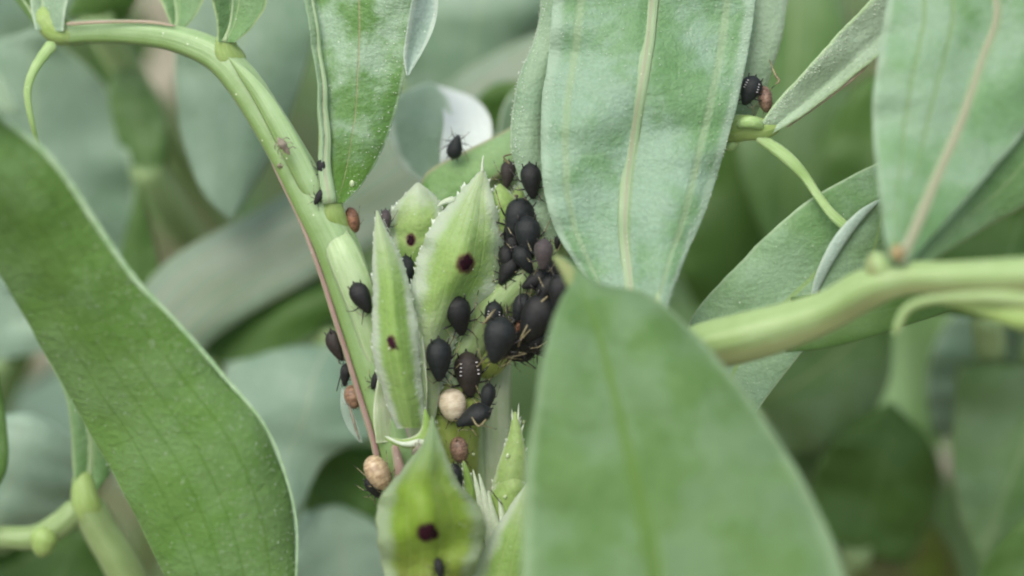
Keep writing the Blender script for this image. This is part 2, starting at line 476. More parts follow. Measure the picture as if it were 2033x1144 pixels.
M['hang'] = leaf_mat('hanging_leaf', (108, 150, 84), (88, 134, 58), rim=(150, 180, 140), rimw=.05, veins=(.48,), veinc=(156, 154, 112), veinw=.012, wax=(156, 186, 154), waxamt=1.0, waxscale=1.7, bump=.5, speck=.8, pin=.05, seed=8.9, basec=(84, 128, 38), basev=.25)
M['right'] = leaf_mat('right_leaf', (104, 148, 92), (122, 164, 114), rim=(154, 182, 150), rimw=.05, ribc=(140, 166, 122), ribw=.03, ribp=.56, veins=(.2, .34), veinc=(122, 154, 90), veinw=.014, wax=(144, 176, 144), waxamt=.9, waxscale=1.1, bump=.5, speck=.25, pin=.14, net=.13, seed=10)
M['right2'] = leaf_mat('right_back_leaf', (100, 144, 80), (120, 160, 100), rim=(160, 186, 130), rimw=.06, ribc=(150, 178, 120), ribw=.02, wax=(134, 168, 122), waxamt=.6, bump=.5, speck=.5, pin=.1, seed=12)
M['slant'] = leaf_mat('slanting_leaf', (116, 158, 98), (130, 168, 114), rim=(164, 192, 150), rimw=.03, ribc=(146, 180, 108), ribw=.03, ribp=.56, wax=(150, 184, 148), waxamt=.8, bump=.4, speck=.9, seed=14)
M['rolled'] = leaf_mat('rolled_leaf', (150, 180, 158), (168, 192, 176), rim=(190, 210, 190), rimw=.2, wax=(180, 202, 190), waxamt=.6, bump=.3, speck=.6, seed=15)
M['sprigleaf'] = leaf_mat('sprig_leaf', (158, 188, 150), (174, 200, 166), rim=(176, 204, 156), rimw=.08, wax=(182, 206, 178), waxamt=.6, bump=.45, speck=.9, seed=16)
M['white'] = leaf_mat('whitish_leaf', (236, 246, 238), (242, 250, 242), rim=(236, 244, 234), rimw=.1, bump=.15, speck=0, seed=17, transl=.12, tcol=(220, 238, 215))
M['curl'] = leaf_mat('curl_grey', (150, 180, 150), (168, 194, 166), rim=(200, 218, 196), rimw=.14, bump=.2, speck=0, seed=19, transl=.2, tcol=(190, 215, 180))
M['diag'] = leaf_mat('diagonal_leaf', (92, 140, 60), (130, 168, 104), rim=(166, 170, 130), rimw=.14, wax=(150, 186, 132), waxamt=.8, bump=.3, speck=.2, seed=18)
GM = (206, 222, 196)
M['st_centre'] = leaf_mat('stipule_centre', (150, 186, 96), (170, 204, 118), rim=GM, rimw=.27, wax=(172, 200, 120), waxamt=.6, bump=.45, speck=.9, seed=20, veins=(.3, .41, .5, .6, .7), veinc=(176, 206, 128), veinw=.012, transl=.42, tcol=(170, 210, 70), sss=.3, basec=(182, 200, 156), basev=.44, tipc=(206, 222, 188),
                          spots=((.54, .615, .085, .037, (84, 42, 44), (136, 96, 58)),))
M['st_back'] = leaf_mat('stipule_back', (152, 186, 98), (170, 202, 120), rim=GM, rimw=.22, wax=(184, 206, 138), waxamt=.6, bump=.4, speck=.7, seed=22, transl=.42, tcol=(170, 210, 80), sss=.3, tipc=(214, 226, 204),
                        spots=((.44, .50, .10, .05, (88, 46, 52), (136, 104, 66)),))
M['st_left'] = leaf_mat('stipule_left', (142, 180, 88), (160, 196, 108), rim=GM, rimw=.27, wax=(162, 192, 116), waxamt=.6, bump=.45, speck=.9, seed=24, veins=(.35, .5, .65), veinc=(172, 200, 120), veinw=.014, transl=.40, tcol=(160, 200, 70), sss=.3, basec=(150, 180, 104), basev=.2, tipc=(196, 214, 176),
                        spots=((.42, .40, .09, .034, (70, 30, 26), (134, 104, 40)),))
M['st_front'] = leaf_mat('stipule_front', (140, 174, 52), (158, 186, 80), rim=(166, 186, 146), rimw=.2, wax=(134, 154, 56), waxamt=.6, bump=.4, speck=.1, seed=26, veins=(.3, .42, .58, .7), veinc=(158, 184, 84), veinw=.014, transl=.42, tcol=(140, 190, 30), sss=.3, basec=(136, 150, 62), basev=.40, tipc=(150, 176, 138),
                         spots=((.47, .49, .085, .036, (60, 26, 24), (92, 74, 20)),))
M['bract'] = leaf_mat('bract', (140, 176, 80), (160, 192, 104), rim=(196, 216, 170), rimw=.16, wax=(186, 208, 150), waxamt=.5, bump=.3, speck=.6, seed=28, transl=.35, tcol=(170, 210, 80), sss=.3)
M['fringe'] = leaf_mat('white_fringe', (206, 222, 190), (222, 234, 208), rim=(232, 240, 224), rimw=.3, bump=.3, speck=.3, seed=29, transl=.3, tcol=(210, 230, 180))
M['petiole'] = stem_mat('petiole', (140, 172, 116), (158, 186, 136), (112, 142, 70), .5, .30, streak=1.2, speck=.7)  # olive band: shading of underside and left put into the colour
M['stem'] = stem_mat('main_stem', (150, 178, 124), (176, 198, 152), None, streak=.9)
M['stem_pale'] = stem_mat('pale_base', (166, 186, 138), (190, 202, 172), (186, 168, 166), .6, .14, streak=1.0)
M['axil'] = stem_mat('axil_tissue', (128, 150, 62), (158, 176, 96), None, streak=.6)
M['branch'] = stem_mat('side_branch', (130, 156, 98), (148, 172, 116), None, streak=.8)
M['purple'] = stem_mat('purple_ridge', (150, 118, 112), (160, 140, 128), (150, 160, 116), .6, .35, rough=.45)
M['frost'] = plain_mat('frosted_edge', (150, 184, 136), (172, 200, 160), .6, 14, .5, spec=.2)
M['ribmauve'] = stem_mat('mauve_midrib', (136, 158, 116), (146, 156, 122), (146, 142, 116), .25, .1, sss=.1)
M['dulltip'] = stem_mat('dull_tip', (124, 144, 88), (142, 144, 104), None, rough=.7, spec=.15)
M['purple2'] = stem_mat('mauve_edge', (160, 146, 122), (176, 156, 140), None, rough=.4)
M['node'] = stem_mat('node', (138, 166, 84), (152, 178, 108), None, rough=.5, sss=.3)
M['rstalk'] = stem_mat('right_stalk', (140, 168, 104), (158, 182, 126), (142, 150, 100), .38, .10, streak=1.2, speck=.2)
M['tendril'] = stem_mat('tendril', (140, 174, 100), (168, 196, 136), None, rough=.45)
M['ribpale'] = stem_mat('pale_midrib', (148, 176, 124), (160, 184, 136), None, sss=.2)
M['ribtan'] = stem_mat('tan_midrib', (132, 162, 116), (144, 168, 126), (146, 150, 120), .25, .06, sss=.1)
M['ribgreen'] = stem_mat('green_midrib', (102, 138, 66), (112, 148, 78), None, sss=.2)
M['bead'] = plain_mat('wax_bead', (230, 240, 224), (215, 228, 205), .12, 20, 0, spec=.8)
M['red'] = plain_mat('red_patch', (168, 70, 50), (150, 60, 44), .4, 20, .1, sss=.2)
# insects
M['black'] = plain_mat('waxy_black', (18, 21, 20), (28, 31, 30), .5, 14, .35, spec=.4, sheen=.03, bscale=60)
M['black2'] = plain_mat('bluish_black', (16, 22, 22), (27, 34, 34), .5, 14, .35, spec=.4, sheen=.05, bscale=60)
M['brown'] = plain_mat('dark_brown', (40, 34, 30), (52, 46, 40), .5, 14, .35, spec=.4, sheen=.05, bscale=60)
M['purplebrown'] = plain_mat('purple_brown', (58, 52, 52), (74, 66, 66), .5, 14, .3, spec=.4, sheen=.1, bscale=60)
M['jet'] = plain_mat('jet_black', (26, 24, 24), (36, 34, 32), .3, 20, .1, spec=.5)
M['tibia'] = plain_mat('straw_tibia', (146, 138, 100), (92, 84, 58), .4, 20, .1, sss=.1)
M['cream'] = plain_mat('cream_shell', (216, 206, 180), (190, 176, 148), .3, 7, .25, sss=.15, spec=.55, band=16)
M['tan'] = plain_mat('tan_shell', (204, 184, 150), (150, 126, 96), .32, 8, .4, sss=.15, spec=.5, band=20)
M['rust'] = plain_mat('rust_shell', (150, 110, 84), (100, 72, 56), .45, 12, .6, sss=.1, spec=.35, band=12)
M['brownshell'] = plain_mat('brown_shell', (156, 126, 100), (104, 78, 60), .4, 10, .4, sss=.1, spec=.4, band=16)
M['pinkshell'] = plain_mat('pink_brown_shell', (152, 124, 106), (96, 74, 60), .45, 14, .6, sss=.1, band=10)
M['wax'] = plain_mat('wax_fleck', (214, 212, 212), (190, 190, 192), .6, 20, .2)
M['skin'] = plain_mat('cast_skin', (150, 142, 124), (92, 84, 70), .6, 20, .3, sss=.1)
M['wing'] = plain_mat('wing_membrane', (190, 205, 190), (170, 188, 172), .25, 10, .1, alpha=.18)
M['drop'] = plain_mat('sap_drop', (180, 200, 150), (196, 212, 170), .08, 10, 0, sss=.3, spec=.8)
M['nectary'] = plain_mat('nectary_dark', (56, 20, 34), (34, 12, 20), .8, 12, .5, spec=.2)

# ------------------------------------------------------------------ ground
def ground():
    n = 60; V = []; F = []
    for i in range(n + 1):
        for j in range(n + 1):
            x = (i / n * 2 - 1); y = (j / n * 2 - 1)
            x = math.copysign(abs(x) ** 3, x) * 9000; y = math.copysign(abs(y) ** 3, y) * 9000
            near = math.exp(-(x * x + y * y) / 300 ** 2)
            V.append((x, y + 90, 2.2 * near * nz(x * .06, y * .06, 1) + 1.2 * near * nz(x * .23, y * .23, 4)))
    for i in range(n):
        for j in range(n):
            a = i * (n + 1) + j
            F.append((a, a + n + 1, a + n + 2, a + 1))
    g = mesh_obj('ground', V, F, M['soil'])
    g['kind'] = 'structure'; g['label'] = 'bare brown soil far below the bean plants'
ground()

# ------------------------------------------------------------------ far bean plants filling the depth behind (generic, soft)
def leaf_curve(base, dirv, length, width, nrm, droop):
    """Surf-like free blade in world space."""
    side = dirv.cross(nrm).normalized()
    nu, nv = 14, 6
    V, F, UV = [], [], []
    for s in (1, -1):
        for i in range(nu):
            u = i / (nu - 1)
            w = width * (math.sin(math.pi * (u * .92 + .03)) ** .8) / 2
            c = base + dirv * (length * u) + Vector((0, 0, -droop * length * u * u))
            for j in range(nv + 1):
                v = -1 + 2 * j / nv
                V.append(c + side * (w * v) + nrm * (w * .25 * v * v + s * .02 * (1 - v * v)))
                UV.append(((v + 1) / 2, u))
    N = nu * (nv + 1)
    for i in range(nu - 1):
        for j in range(nv):
            a = i * (nv + 1) + j
            F.append((a, a + 1, a + nv + 2, a + nv + 1)); F.append((N + a, N + a + nv + 1, N + a + nv + 2, N + a + 1))
    return V, F, UV

FARLAB = ['bean plant out of focus in the depth behind the aphid shoot']
def far_plant(x, y, h, seed, mat, stemmat='bg_stem'):
    rnd = random.Random(seed)
    t = thing('bean_plant', FARLAB[0], 'bean plant', (x, y, 0), 'blurred bean plants growing in the depth')
    top = Vector((x + rnd.uniform(-3, 3), y + rnd.uniform(-3, 3), h))
    base = Vector((x, y, -.5))
    pts = [base.lerp(top, i / 11) + Vector((math.sin(i * .7 + seed) * .5, 0, 0)) for i in range(12)]
    V, F, UV = tube_raw(pts, [.55 - .03 * i for i in range(12)], 8)
    mesh_obj('stem', V, F, M[stemmat], t, UV)
    z = 5.0; k = 0
    while z < h + 1:
        c = base.lerp(top, min(1, z / h)); az = rnd.uniform(0, 6.28)
        for q in range(3):
            a = az + (q - 1) * .7
            d = Vector((math.cos(a), math.sin(a), rnd.uniform(.1, .7))).normalized()
            st = c + d * rnd.uniform(1.5, 4)
            V, F, UV = tube_raw([c, (c + st) / 2 + Vector((0, 0, .3)), st], [.18, .15, .1], 6)
            mesh_obj('leaf_stalk', V, F, M[stemmat], t, UV)
            d2 = (d + Vector((rnd.uniform(-.4, .4), rnd.uniform(-.4, .4), rnd.uniform(-.5, .3)))).normalized()
            n = (Vector((0, 0, 1)) + Vector((rnd.uniform(-.5, .5), rnd.uniform(-.9, .2), 0))).normalized()
            n = (n - d2 * n.dot(d2)).normalized()
            V, F, UV = leaf_curve(st, d2, rnd.uniform(4.5, 8), rnd.uniform(2.2, 3.6), n, rnd.uniform(.05, .45))
            mesh_obj('leaf', V, F, M[mat if rnd.random() < .7 else 'bg_dark'], t, UV)
        z += rnd.uniform(3, 5)
ci, si = math.cos(TILT), math.sin(TILT)
far = [(-9, 26, 37, 1, 'bg_grey'), (8, 27, 36, 2, 'bg_leaf'), (0, 33, 33, 3, 'bg_leaf'), (-4, 44, 30, 4, 'bg_leaf'), (7, 46, 30, 5, 'bg_leaf'),
       (-12, 50, 30, 6, 'bg_leaf'), (15, 52, 30, 7, 'bg_leaf'), (2, 60, 28, 8, 'bg_leaf'), (-9, 68, 26, 9, 'bg_leaf'), (10, 70, 26, 10, 'bg_leaf'),
       (20, 75, 26, 11, 'bg_leaf'), (-20, 76, 26, 12, 'bg_leaf'), (0, 84, 24, 13, 'bg_leaf'), (14, 95, 24, 14, 'bg_leaf'), (-14, 97, 24, 15, 'bg_leaf'), (3, 112, 22, 16, 'bg_leaf'),
       (-24, 115, 22, 17, 'bg_leaf'), (24, 116, 22, 18, 'bg_leaf')]
for a in far: far_plant(*a)

# ------------------------------------------------------------------ designed blurred leaves close behind
def stalk_world(t, p0, p1, r=.12, mat='bg_stem', name='leaf_stalk'):
    mid = (p0 + p1) / 2 + Vector((0, .4, -.3))
    pts = [p0, p0.lerp(mid, .5), mid, mid.lerp(p1, .5), p1]
    V, F, UV = tube_raw(pts, [r] * 5, 8)
    return mesh_obj(name, V, F, M[mat], t, UV)

def bg_leaf(label, L, Rr, mat, rip=.15, cup=.1, ribw=8, ribmat='bg_stem', base='start', down=(0, 6, -9), group=None, name='bean_leaf', cat='leaf'):
    L = [(a, b, c * .52) for a, b, c in L]; Rr = [(a, b, c * .52) for a, b, c in Rr]
    S = Surf(L, Rr, 30, 12, cup=cup, rip=rip, ripf=2.5, seed=len(bpy.data.objects) * .37)
    b = S.pt(0, 0)
    t = thing(name, label, cat, b, group)
    o = blade('blade', S, M[mat], t, .04)
    rib(S, M[ribmat], o, w=ribw, n=20, lift=-.01)
    stalk_world(t, b, b + Vector(down), .1)
    return t

bg_leaf('large dim grey-green leaf blurred behind the thin tendril at upper left', [(-60, 560, 3.2), (-120, 330, 3), (-60, 120, 2.8), (60, 60, 2.6)],
        [(240, 600, 3.4), (268, 380, 3.2), (215, 180, 3), (80, 60, 2.6)], 'bg_grey', down=(-4, 5, -8))
bg_leaf('grey-green leaf hanging to a pointed tip left of the leaf stalk', [(380, -80, 2.2), (345, 90, 2.1), (358, 260, 2.0), (400, 380, 1.9), (455, 436, 1.9)],
        [(640, -90, 2.4), (620, 90, 2.3), (560, 270, 2.2), (500, 380, 2.0), (458, 438, 1.9)], 'bg_grey', down=(1, 6, 1))
bg_leaf('broad tan-grey leaf slanting up behind the leaf stalk with dark lower edge', [(230, 660, 2.5), (330, 520, 2.7), (540, 400, 2.9), (780, 240, 3.1), (1010, 90, 3.2), (1200, 30, 3.2)],
        [(395, 700, 2.4), (470, 640, 2.4), (620, 555, 2.5), (860, 430, 2.6), (1060, 280, 2.8), (1210, 60, 3.2)], 'bg_tan', down=(-4, 3, -8), ribw=14)
bg_leaf('dark green leaf blade showing as a strip below the broad tan-grey leaf', [(400, 690, 2.9), (470, 640, 2.9), (560, 575, 2.8), (720, 520, 2.8)],
        [(440, 720, 2.7), (540, 700, 2.6), (640, 650, 2.6), (740, 570, 2.6)], 'bg_dark', down=(-3, 3, -8))
bg_leaf('soft grey-green leaf between the hanging leaf and the middle leaf at the top', [(830, 250, 3.6), (780, 80, 3.5), (800, -60, 3.4), (900, -200, 3.4)],
        [(1000, 240, 3.8), (1090, 80, 3.6), (1120, -60, 3.5), (920, -200, 3.4)], 'bg_grey', down=(0, 6, -6))
bg_leaf('small dark green leaf blade behind the whitish curled leaf', [(930, 260, 2.8), (945, 200, 2.7), (985, 165, 2.7), (1060, 160, 2.7)],
        [(980, 280, 2.8), (1010, 250, 2.8), (1050, 230, 2.8), (1080, 180, 2.7)], 'bg_dark', down=(2, 4, -6), ribw=3)
bg_leaf('pale blue-green leaf with pointed tip left of the foremost stipule', [(560, 690, 2.7), (450, 730, 2.5), (450, 870, 2.3), (520, 980, 2.2), (588, 1036, 2.2)],
        [(740, 680, 2.9), (790, 740, 2.7), (770, 850, 2.5), (645, 915, 2.4), (592, 1036, 2.2)], 'bg_pale', down=(1, 6, -1), ribw=6)
bg_leaf('dark green leaf blade left of the tan mummy near the stem base', [(600, 1010, 3.2), (615, 930, 3.1), (670, 890, 3.0), (800, 880, 3.0)],
        [(780, 1140, 3.3), (830, 1080, 3.2), (860, 1000, 3.1), (860, 900, 3.0)], 'bg_dark', down=(2, 5, -5))
bg_leaf('pale rounded leaf at the bottom edge left of the foremost stipule', [(580, 1300, 2.8), (570, 1130, 2.8), (600, 1030, 2.8), (660, 1005, 2.8)],
        [(830, 1300, 2.9), (800, 1130, 2.9), (760, 1050, 2.8), (680, 1005, 2.8)], 'bg_pale', down=(1, 5, -5))
bg_leaf('light grey leaf at the left edge below the foreground leaf', [(-120, 740, 3.4), (-150, 640, 3.3), (-120, 520, 3.2), (-60, 470, 3.2)],
        [(110, 690, 3.5), (130, 640, 3.4), (100, 560, 3.3), (-20, 470, 3.2)], 'bg_pale', down=(-3, 5, -8))
bg_leaf('bluish grey leaf at lower left beside the forked stalk', [(-80, 1040, 2.2), (-110, 960, 2.1), (-80, 860, 2.0), (20, 822, 2.0)],
        [(70, 1068, 2.2), (150, 990, 2.1), (150, 880, 2.0), (60, 822, 2.0)], 'bg_pale', down=(-1, 5, -6))
bg_leaf('narrow dark leaf cut by the left edge at lower left', [(-90, 1000, .9), (-80, 900, .9), (-40, 790, .9), (-6, 730, .9)],
        [(-30, 1010, .9), (14, 930, .9), (12, 830, .9), (-4, 732, .9)], 'bg_dark', down=(-2, 4, -6), ribw=4)
bg_leaf('deep green leaf in the shade under the forked stalk', [(-80, 1300, 2.4), (-60, 1150, 2.4), (60, 1060, 2.4), (170, 1050, 2.4)],
        [(250, 1330, 2.6), (260, 1200, 2.6), (240, 1120, 2.5), (180, 1052, 2.4)], 'bg_dark', down=(0, 5, -6))
# right hand side
bg_leaf('blurred mid-green leaf hanging behind the small sprig', [(1500, -100, 3.8), (1460, 120, 3.6), (1470, 340, 3.5), (1540, 520, 3.4)],
        [(1660, -100, 4.0), (1690, 120, 3.8), (1650, 360, 3.6), (1560, 540, 3.4)], 'bg_leaf', down=(1, 6, 1))
bg_leaf('blurred dark green leaf between sprig and large right leaf', [(1640, 560, 3.2), (1600, 400, 3.1), (1660, 230, 3.0), (1730, 150, 3.0)],
        [(1800, 560, 3.3), (1840, 400, 3.2), (1820, 230, 3.1), (1750, 150, 3.0)], 'bg_dark', down=(1, 6, -6))
bg_leaf('blurred deep green leaf behind the tip of the middle leaf', [(1380, 620, 4.6), (1330, 480, 4.5), (1380, 330, 4.4), (1440, 240, 4.4)],
        [(1560, 620, 4.7), (1580, 500, 4.6), (1540, 360, 4.5), (1460, 240, 4.4)], 'bg_dark', down=(1, 6, -6))
bg_leaf('broad blurred green leaf under the right stalk', [(1440, 720, 3.4), (1460, 660, 3.3), (1600, 600, 3.2), (1760, 590, 3.2)],
        [(1560, 900, 3.6), (1680, 880, 3.5), (1765, 760, 3.3), (1768, 600, 3.2)], 'bg_leaf', down=(-1, 6, -6))
bg_leaf('dim green leaf at lower right of the foreground leaf', [(1480, 980, 4.4), (1490, 850, 4.3), (1560, 760, 4.2), (1650, 740, 4.2)],
        [(1660, 1100, 4.6), (1730, 980, 4.5), (1740, 860, 4.4), (1670, 742, 4.2)], 'bg_leaf', down=(0, 6, -6))
bg_leaf('pale grey leaf below the curled tendril at the right edge', [(1850, 860, 3.8), (1840, 740, 3.7), (1880, 640, 3.6), (1960, 590, 3.6)],
        [(2120, 900, 4.0), (2150, 760, 3.9), (2120, 650, 3.8), (1990, 590, 3.6)], 'bg_grey', down=(2, 5, -6))
bg_leaf('blurred green leaf pointing down at the right edge', [(1900, 720, 2.9), (1890, 880, 2.8), (1900, 1010, 2.7), (1945, 1130, 2.6)],
        [(2200, 720, 3.1), (2180, 880, 3.0), (2080, 1010, 2.8), (1950, 1132, 2.6)], 'bg_leaf', down=(2, 6, 1))
bg_leaf('deep green leaf filling the bottom right corner', [(1900, 1350, 2.0), (1905, 1230, 2.0), (1960, 1110, 1.9), (2060, 1000, 1.9)],
        [(2150, 1350, 2.1), (2200, 1230, 2.0), (2180, 1110, 2.0), (2080, 1000, 1.9)], 'bg_dark', down=(0, 5, -6))
bg_leaf('deep green leaf behind the large right leaf above the stalk', [(1800, 620, 2.2), (1830, 500, 2.1), (1900, 400, 2.1), (2060, 330, 2.0)],
        [(2120, 640, 2.4), (2160, 540, 2.3), (2160, 430, 2.2), (2090, 335, 2.0)], 'bg_dark', down=(2, 5, -6))
bg_leaf('dark green leaf at the top left corner above the stalk node', [(130, 30, 2.2), (150, -30, 2.2), (130, -120, 2.2), (100, -200, 2.2)],
        [(250, 40, 2.3), (280, -30, 2.3), (240, -130, 2.3), (120, -200, 2.2)], 'bg_dark', down=(1, 5, -6))
bg_leaf('dark blurred leaf in the shaded hollow at lower right', [(1600, 1060, 3.4), (1620, 930, 3.3), (1680, 850, 3.2), (1760, 800, 3.2)],
        [(1800, 1120, 3.5), (1860, 1010, 3.4), (1860, 900, 3.3), (1775, 800, 3.2)], 'bg_dark', down=(1, 5, -6))
bg_leaf('olive-brown blurred leaf at the bottom edge right of the foreground leaf', [(1660, 1300, 3.6), (1690, 1160, 3.6), (1750, 1060, 3.5), (1810, 1000, 3.5)],
        [(1900, 1300, 3.7), (1910, 1160, 3.6), (1880, 1070, 3.6), (1820, 1000, 3.5)], 'bg_olive', down=(1, 5, -6))
bg_leaf('dark green blurred leaf edge beyond the middle of the long foreground leaf', [(225, 600, 3.0), (235, 520, 3.0), (255, 440, 3.0), (275, 370, 3.0)],
        [(330, 600, 3.0), (320, 530, 3.0), (300, 450, 3.0), (280, 370, 3.0)], 'bg_dark', down=(-1, 5, -6), ribw=3)
bg_leaf('green blurred leaf between the dim grey leaf and the pointed hanging one', [(250, 330, 3.0), (225, 250, 3.0), (215, 180, 3.0), (235, 120, 3.0)],
        [(330, 340, 3.1), (330, 260, 3.1), (310, 190, 3.1), (245, 120, 3.0)], 'bg_leaf', down=(1, 5, -6), ribw=4)
t = thing('bean_stalk', 'green bean stalk standing blurred right of the reddish stem', 'stalk', P(1850, 1300, 3))
tube('stalk', [(1835, 560, 5.9, 30), (1832, 720, 5.9, 36), (1842, 900, 6, 40), (1850, 1300, 6, 46)], M['bg_dark'], t, n=16)
t = thing('bean_stalk', 'pale green bean stalk blurred behind the curled tendril of the sprig', 'stalk', P(1600, 1300, 4))
tube('stalk', [(1530, -80, 3.6, 30), (1570, 200, 3.6, 34), (1590, 420, 3.6, 36), (1610, 700, 3.6, 44), (1600, 1300, 4, 50)], M['bg_stem'], t, n=16)
t = thing('dead_stem', 'brownish red stem standing blurred below the right stalk', 'stem', P(1700, 1300, 4))
tube('stalk', [(1715, 640, 4.2, 34), (1708, 780, 4.1, 40), (1690, 950, 4, 46), (1700, 1300, 4, 60)], M['bg_redstem'], t, n=16)
t = thing('dry_stalk', 'pale dry stalk lying blurred at lower right beside the grey leaf', 'stalk', P(1960, 870, 5))
tube('stalk', [(1850, 950, 4.4, 40), (1900, 900, 4.5, 44), (1950, 840, 4.6, 30)], M['straw'], t, n=12)
t = thing('dry_stalk', 'pinkish dry stalk blurred at the left edge under the light grey leaf', 'stalk', P(30, 750, 5))
tube('stalk', [(-60, 790, 4.2, 90), (30, 740, 4.2, 70), (120, 700, 4.4, 50)], M['straw'], t, n=12)
t = thing('dry_stalk', 'pale dry fragment blurred between the two upper grey leaves', 'stalk', P(330, 160, 5))
tube('stalk', [(285, 240, 5.5, 60), (325, 160, 5.5, 70), (345, 60, 5.5, 50), (280, -20, 5.5, 80)], M['straw'], t, n=12)

# ================================================================== the infested shoot in focus
SHOOT = thing('bean_shoot', 'pale green broad bean shoot crowded with black aphids, ridged stalk arching upper left', 'bean shoot', P(850, 1300, .3))
def sq(amt=.07, k=4, ph=0.0):
    return lambda th, f: amt * math.cos(k * th + ph)
# main stem
stem = tube('stem', [(900, 1400, .55, 230), (885, 1150, .45, 200), (878, 950, .32, 170), (872, 830, .26, 165), (880, 730, .24, 170), (915, 640, .26, 150), (950, 560, .34, 110), (985, 480, .5, 70)],
            M['stem'], SHOOT, 28, 60, sq(.05, 6), .8, bump=.02)
tube('stem_base', [(905, 990, .30, 90), (898, 900, .20, 110), (895, 820, .15, 120), (903, 760, .15, 100), (912, 715, .2, 70)], M['axil'], SHOOT, 20, 40, sq(.06, 5), .6, label='yellow-green tissue of the leaf axil under the aphids', bump=.08)
tube('side_branch', [(900, 735, .12, 60), (950, 650, .12, 74), (1010, 580, .1, 82), (1070, 520, .1, 80), (1130, 470, .12, 60)], M['branch'], SHOOT, 20, 40, sq(.07, 4), .8,
     label='pale side branch running up to the right under the aphid crowd', bump=.03)
tube('side_branch', [(930, 740, .2, 90), (985, 680, .25, 90), (1050, 630, .3, 90), (1130, 570, .3, 80)], M['axil'], SHOOT, 20, 30, sq(.07, 4), .8, bump=.03)
tube('branch', [(960, 1010, .35, 60), (975, 900, .35, 70), (975, 800, .35, 72), (985, 720, .38, 60), (1000, 650, .4, 40)], M['stem_pale'], SHOOT, 16, 30, sq(.05, 4), .6, label='pale translucent sheath right of the cream mummy')
# arching leaf stalk
PET = [(108, 68, .30, 50), (180, 64, .28, 46), (260, 65, .25, 48), (345, 77, .20, 52), (425, 108, .14, 62), (478, 160, .10, 68), (528, 235, .07, 70), (572, 310, .04, 74), (620, 400, .02, 82), (662, 480, .02, 88), (694, 570, .04, 90), (722, 660, .06, 92), (756, 760, .08, 98), (786, 860, .1, 100), (814, 980, .14, 104), (820, 1120, .2, 110)]
petiole = tube('leaf_stalk', PET, M['petiole'], SHOOT, 32, 110, lambda th, f: .05 * math.cos(5 * th + .6) + .02 * math.cos(2 * th), .72, label='thick ridged leaf stalk arching to the upper left', bump=.012)
tube('front_rib', [(652, 440, .02, 40), (680, 500, -.055, 62), (704, 560, -.06, 64), (722, 620, -.05, 54), (740, 700, -.01, 36), (758, 780, .04, 10)], M['stem'], petiole, 16, 40, sq(.06, 4), .45)
tube('front_rib', [(452, 112, .06, 3), (486, 148, .01, 22), (522, 196, -.01, 34), (566, 272, -.03, 42), (612, 362, -.045, 42), (650, 440, -.0, 30), (670, 480, .05, 10)], M['petiole'], petiole, 16, 40, sq(.06, 4), .35)
tube('purple_ridge', [(538, 320, .02, 4), (561, 368, .0, 5), (596, 440, -.01, 7), (624, 510, -.02, 9), (645, 570, -.01, 10), (667, 640, -.01, 11), (687, 700, .0, 11), (707, 765, .01, 12), (727, 830, .02, 13), (742, 880, .03, 13), (753, 935, .03, 12)], M['purple'], petiole, 12, 70, None, .8, bump=.12)
tube('mauve_rim', [(415, 122, .10, 6), (462, 172, .06, 8), (500, 236, .04, 8), (530, 300, .04, 6)], M['purple2'], petiole, 10, 30, None, .7)
tube('mauve_rim', [(130, 48, .22, 8), (200, 44, .2, 7), (290, 44, .18, 7), (350, 52, .15, 5)], M['purple2'], petiole, 10, 30, None, .7)
tube('pink_streak', [(782, 880, -.04, 14), (792, 930, -.05, 22), (790, 980, -.03, 22), (780, 1030, 0, 14)], M['purple'], SHOOT, 12, 20, None, .5)
blade('red_patch', Surf([(846, 800, -.02), (842, 775, -.02), (852, 755, -.02), (862, 745, -.02)], [(850, 800, -.02), (858, 775, -.02), (868, 755, -.02), (864, 744, -.02)], 14, 6, cup=.2), M['red'], stem, .01)
# pale hollow at the stipule foot
blade('pale_sheath', Surf([(745, 880, -.02), (742, 800, -.06), (762, 700, -.10), (790, 610, -.08)], [(842, 870, -.04), (846, 800, -.10), (845, 720, -.12), (835, 620, -.08)], 40, 16, cup=-.25, rip=.05), M['stem_pale'], SHOOT, .02)
# node in the middle of the stalk
tube('node', [(662, 384, -.07, 30), (662, 408, -.05, 38), (664, 432, -.02, 46), (674, 458, .03, 52), (686, 488, .08, 44)], M['node'], petiole, 20, 24, sq(.04, 3), .8, bump=.05)
tube('node', [(448, 44, .09, 24), (447, 76, .08, 36), (452, 108, .11, 56), (474, 144, .16, 62)], M['node'], petiole, 20, 24, sq(.04, 3), .8, bump=.05)
tube('node', [(80, 14, .33, 44), (96, 42, .31, 56), (122, 64, .30, 56), (180, 65, .32, 48)], M['node'], petiole, 20, 24, sq(.04, 3), .8, bump=.08)

# hanging leaf right of the stalk
S = Surf([(652, 404, -.10), (641, 330, -.10), (634, 220, -.06), (620, 90, 0), (600, -30, .05), (580, -160, .1)],
         [(684, 404, -.08), (735, 345, .02), (780, 245, .05), (806, 140, .02), (832, 20, .0), (850, -160, .0)], 80, 26, cup=.05, fold=-.18, rip=.10, ripf=4, jag=1.2, seed=3, mid=-.75)
S_hang = S
hang = blade('leaf', S, M['hang'], SHOOT, .022, label='hanging leaf right of the arching stalk with mottled green surface')
rib(S, M['ribtan'], hang, v=lambda u: -.90 + .02 * u, w=30, u0=0, u1=.99, lift=.0, hi=.42)
blade('curled_margin', Surf([(806, 150, -.01), (802, 110, -.03), (812, 40, -.05), (826, -60, -.05)], [(812, 150, .0), (846, 92, .02), (868, 30, .05), (872, -60, .05)], 24, 10, cup=-.3, rip=.08), M['rolled'], hang, .015, label='whitish curled underside of the leaf margin')
edge_beads(S, hang, M['bead'], 150, 1, .5, .014)
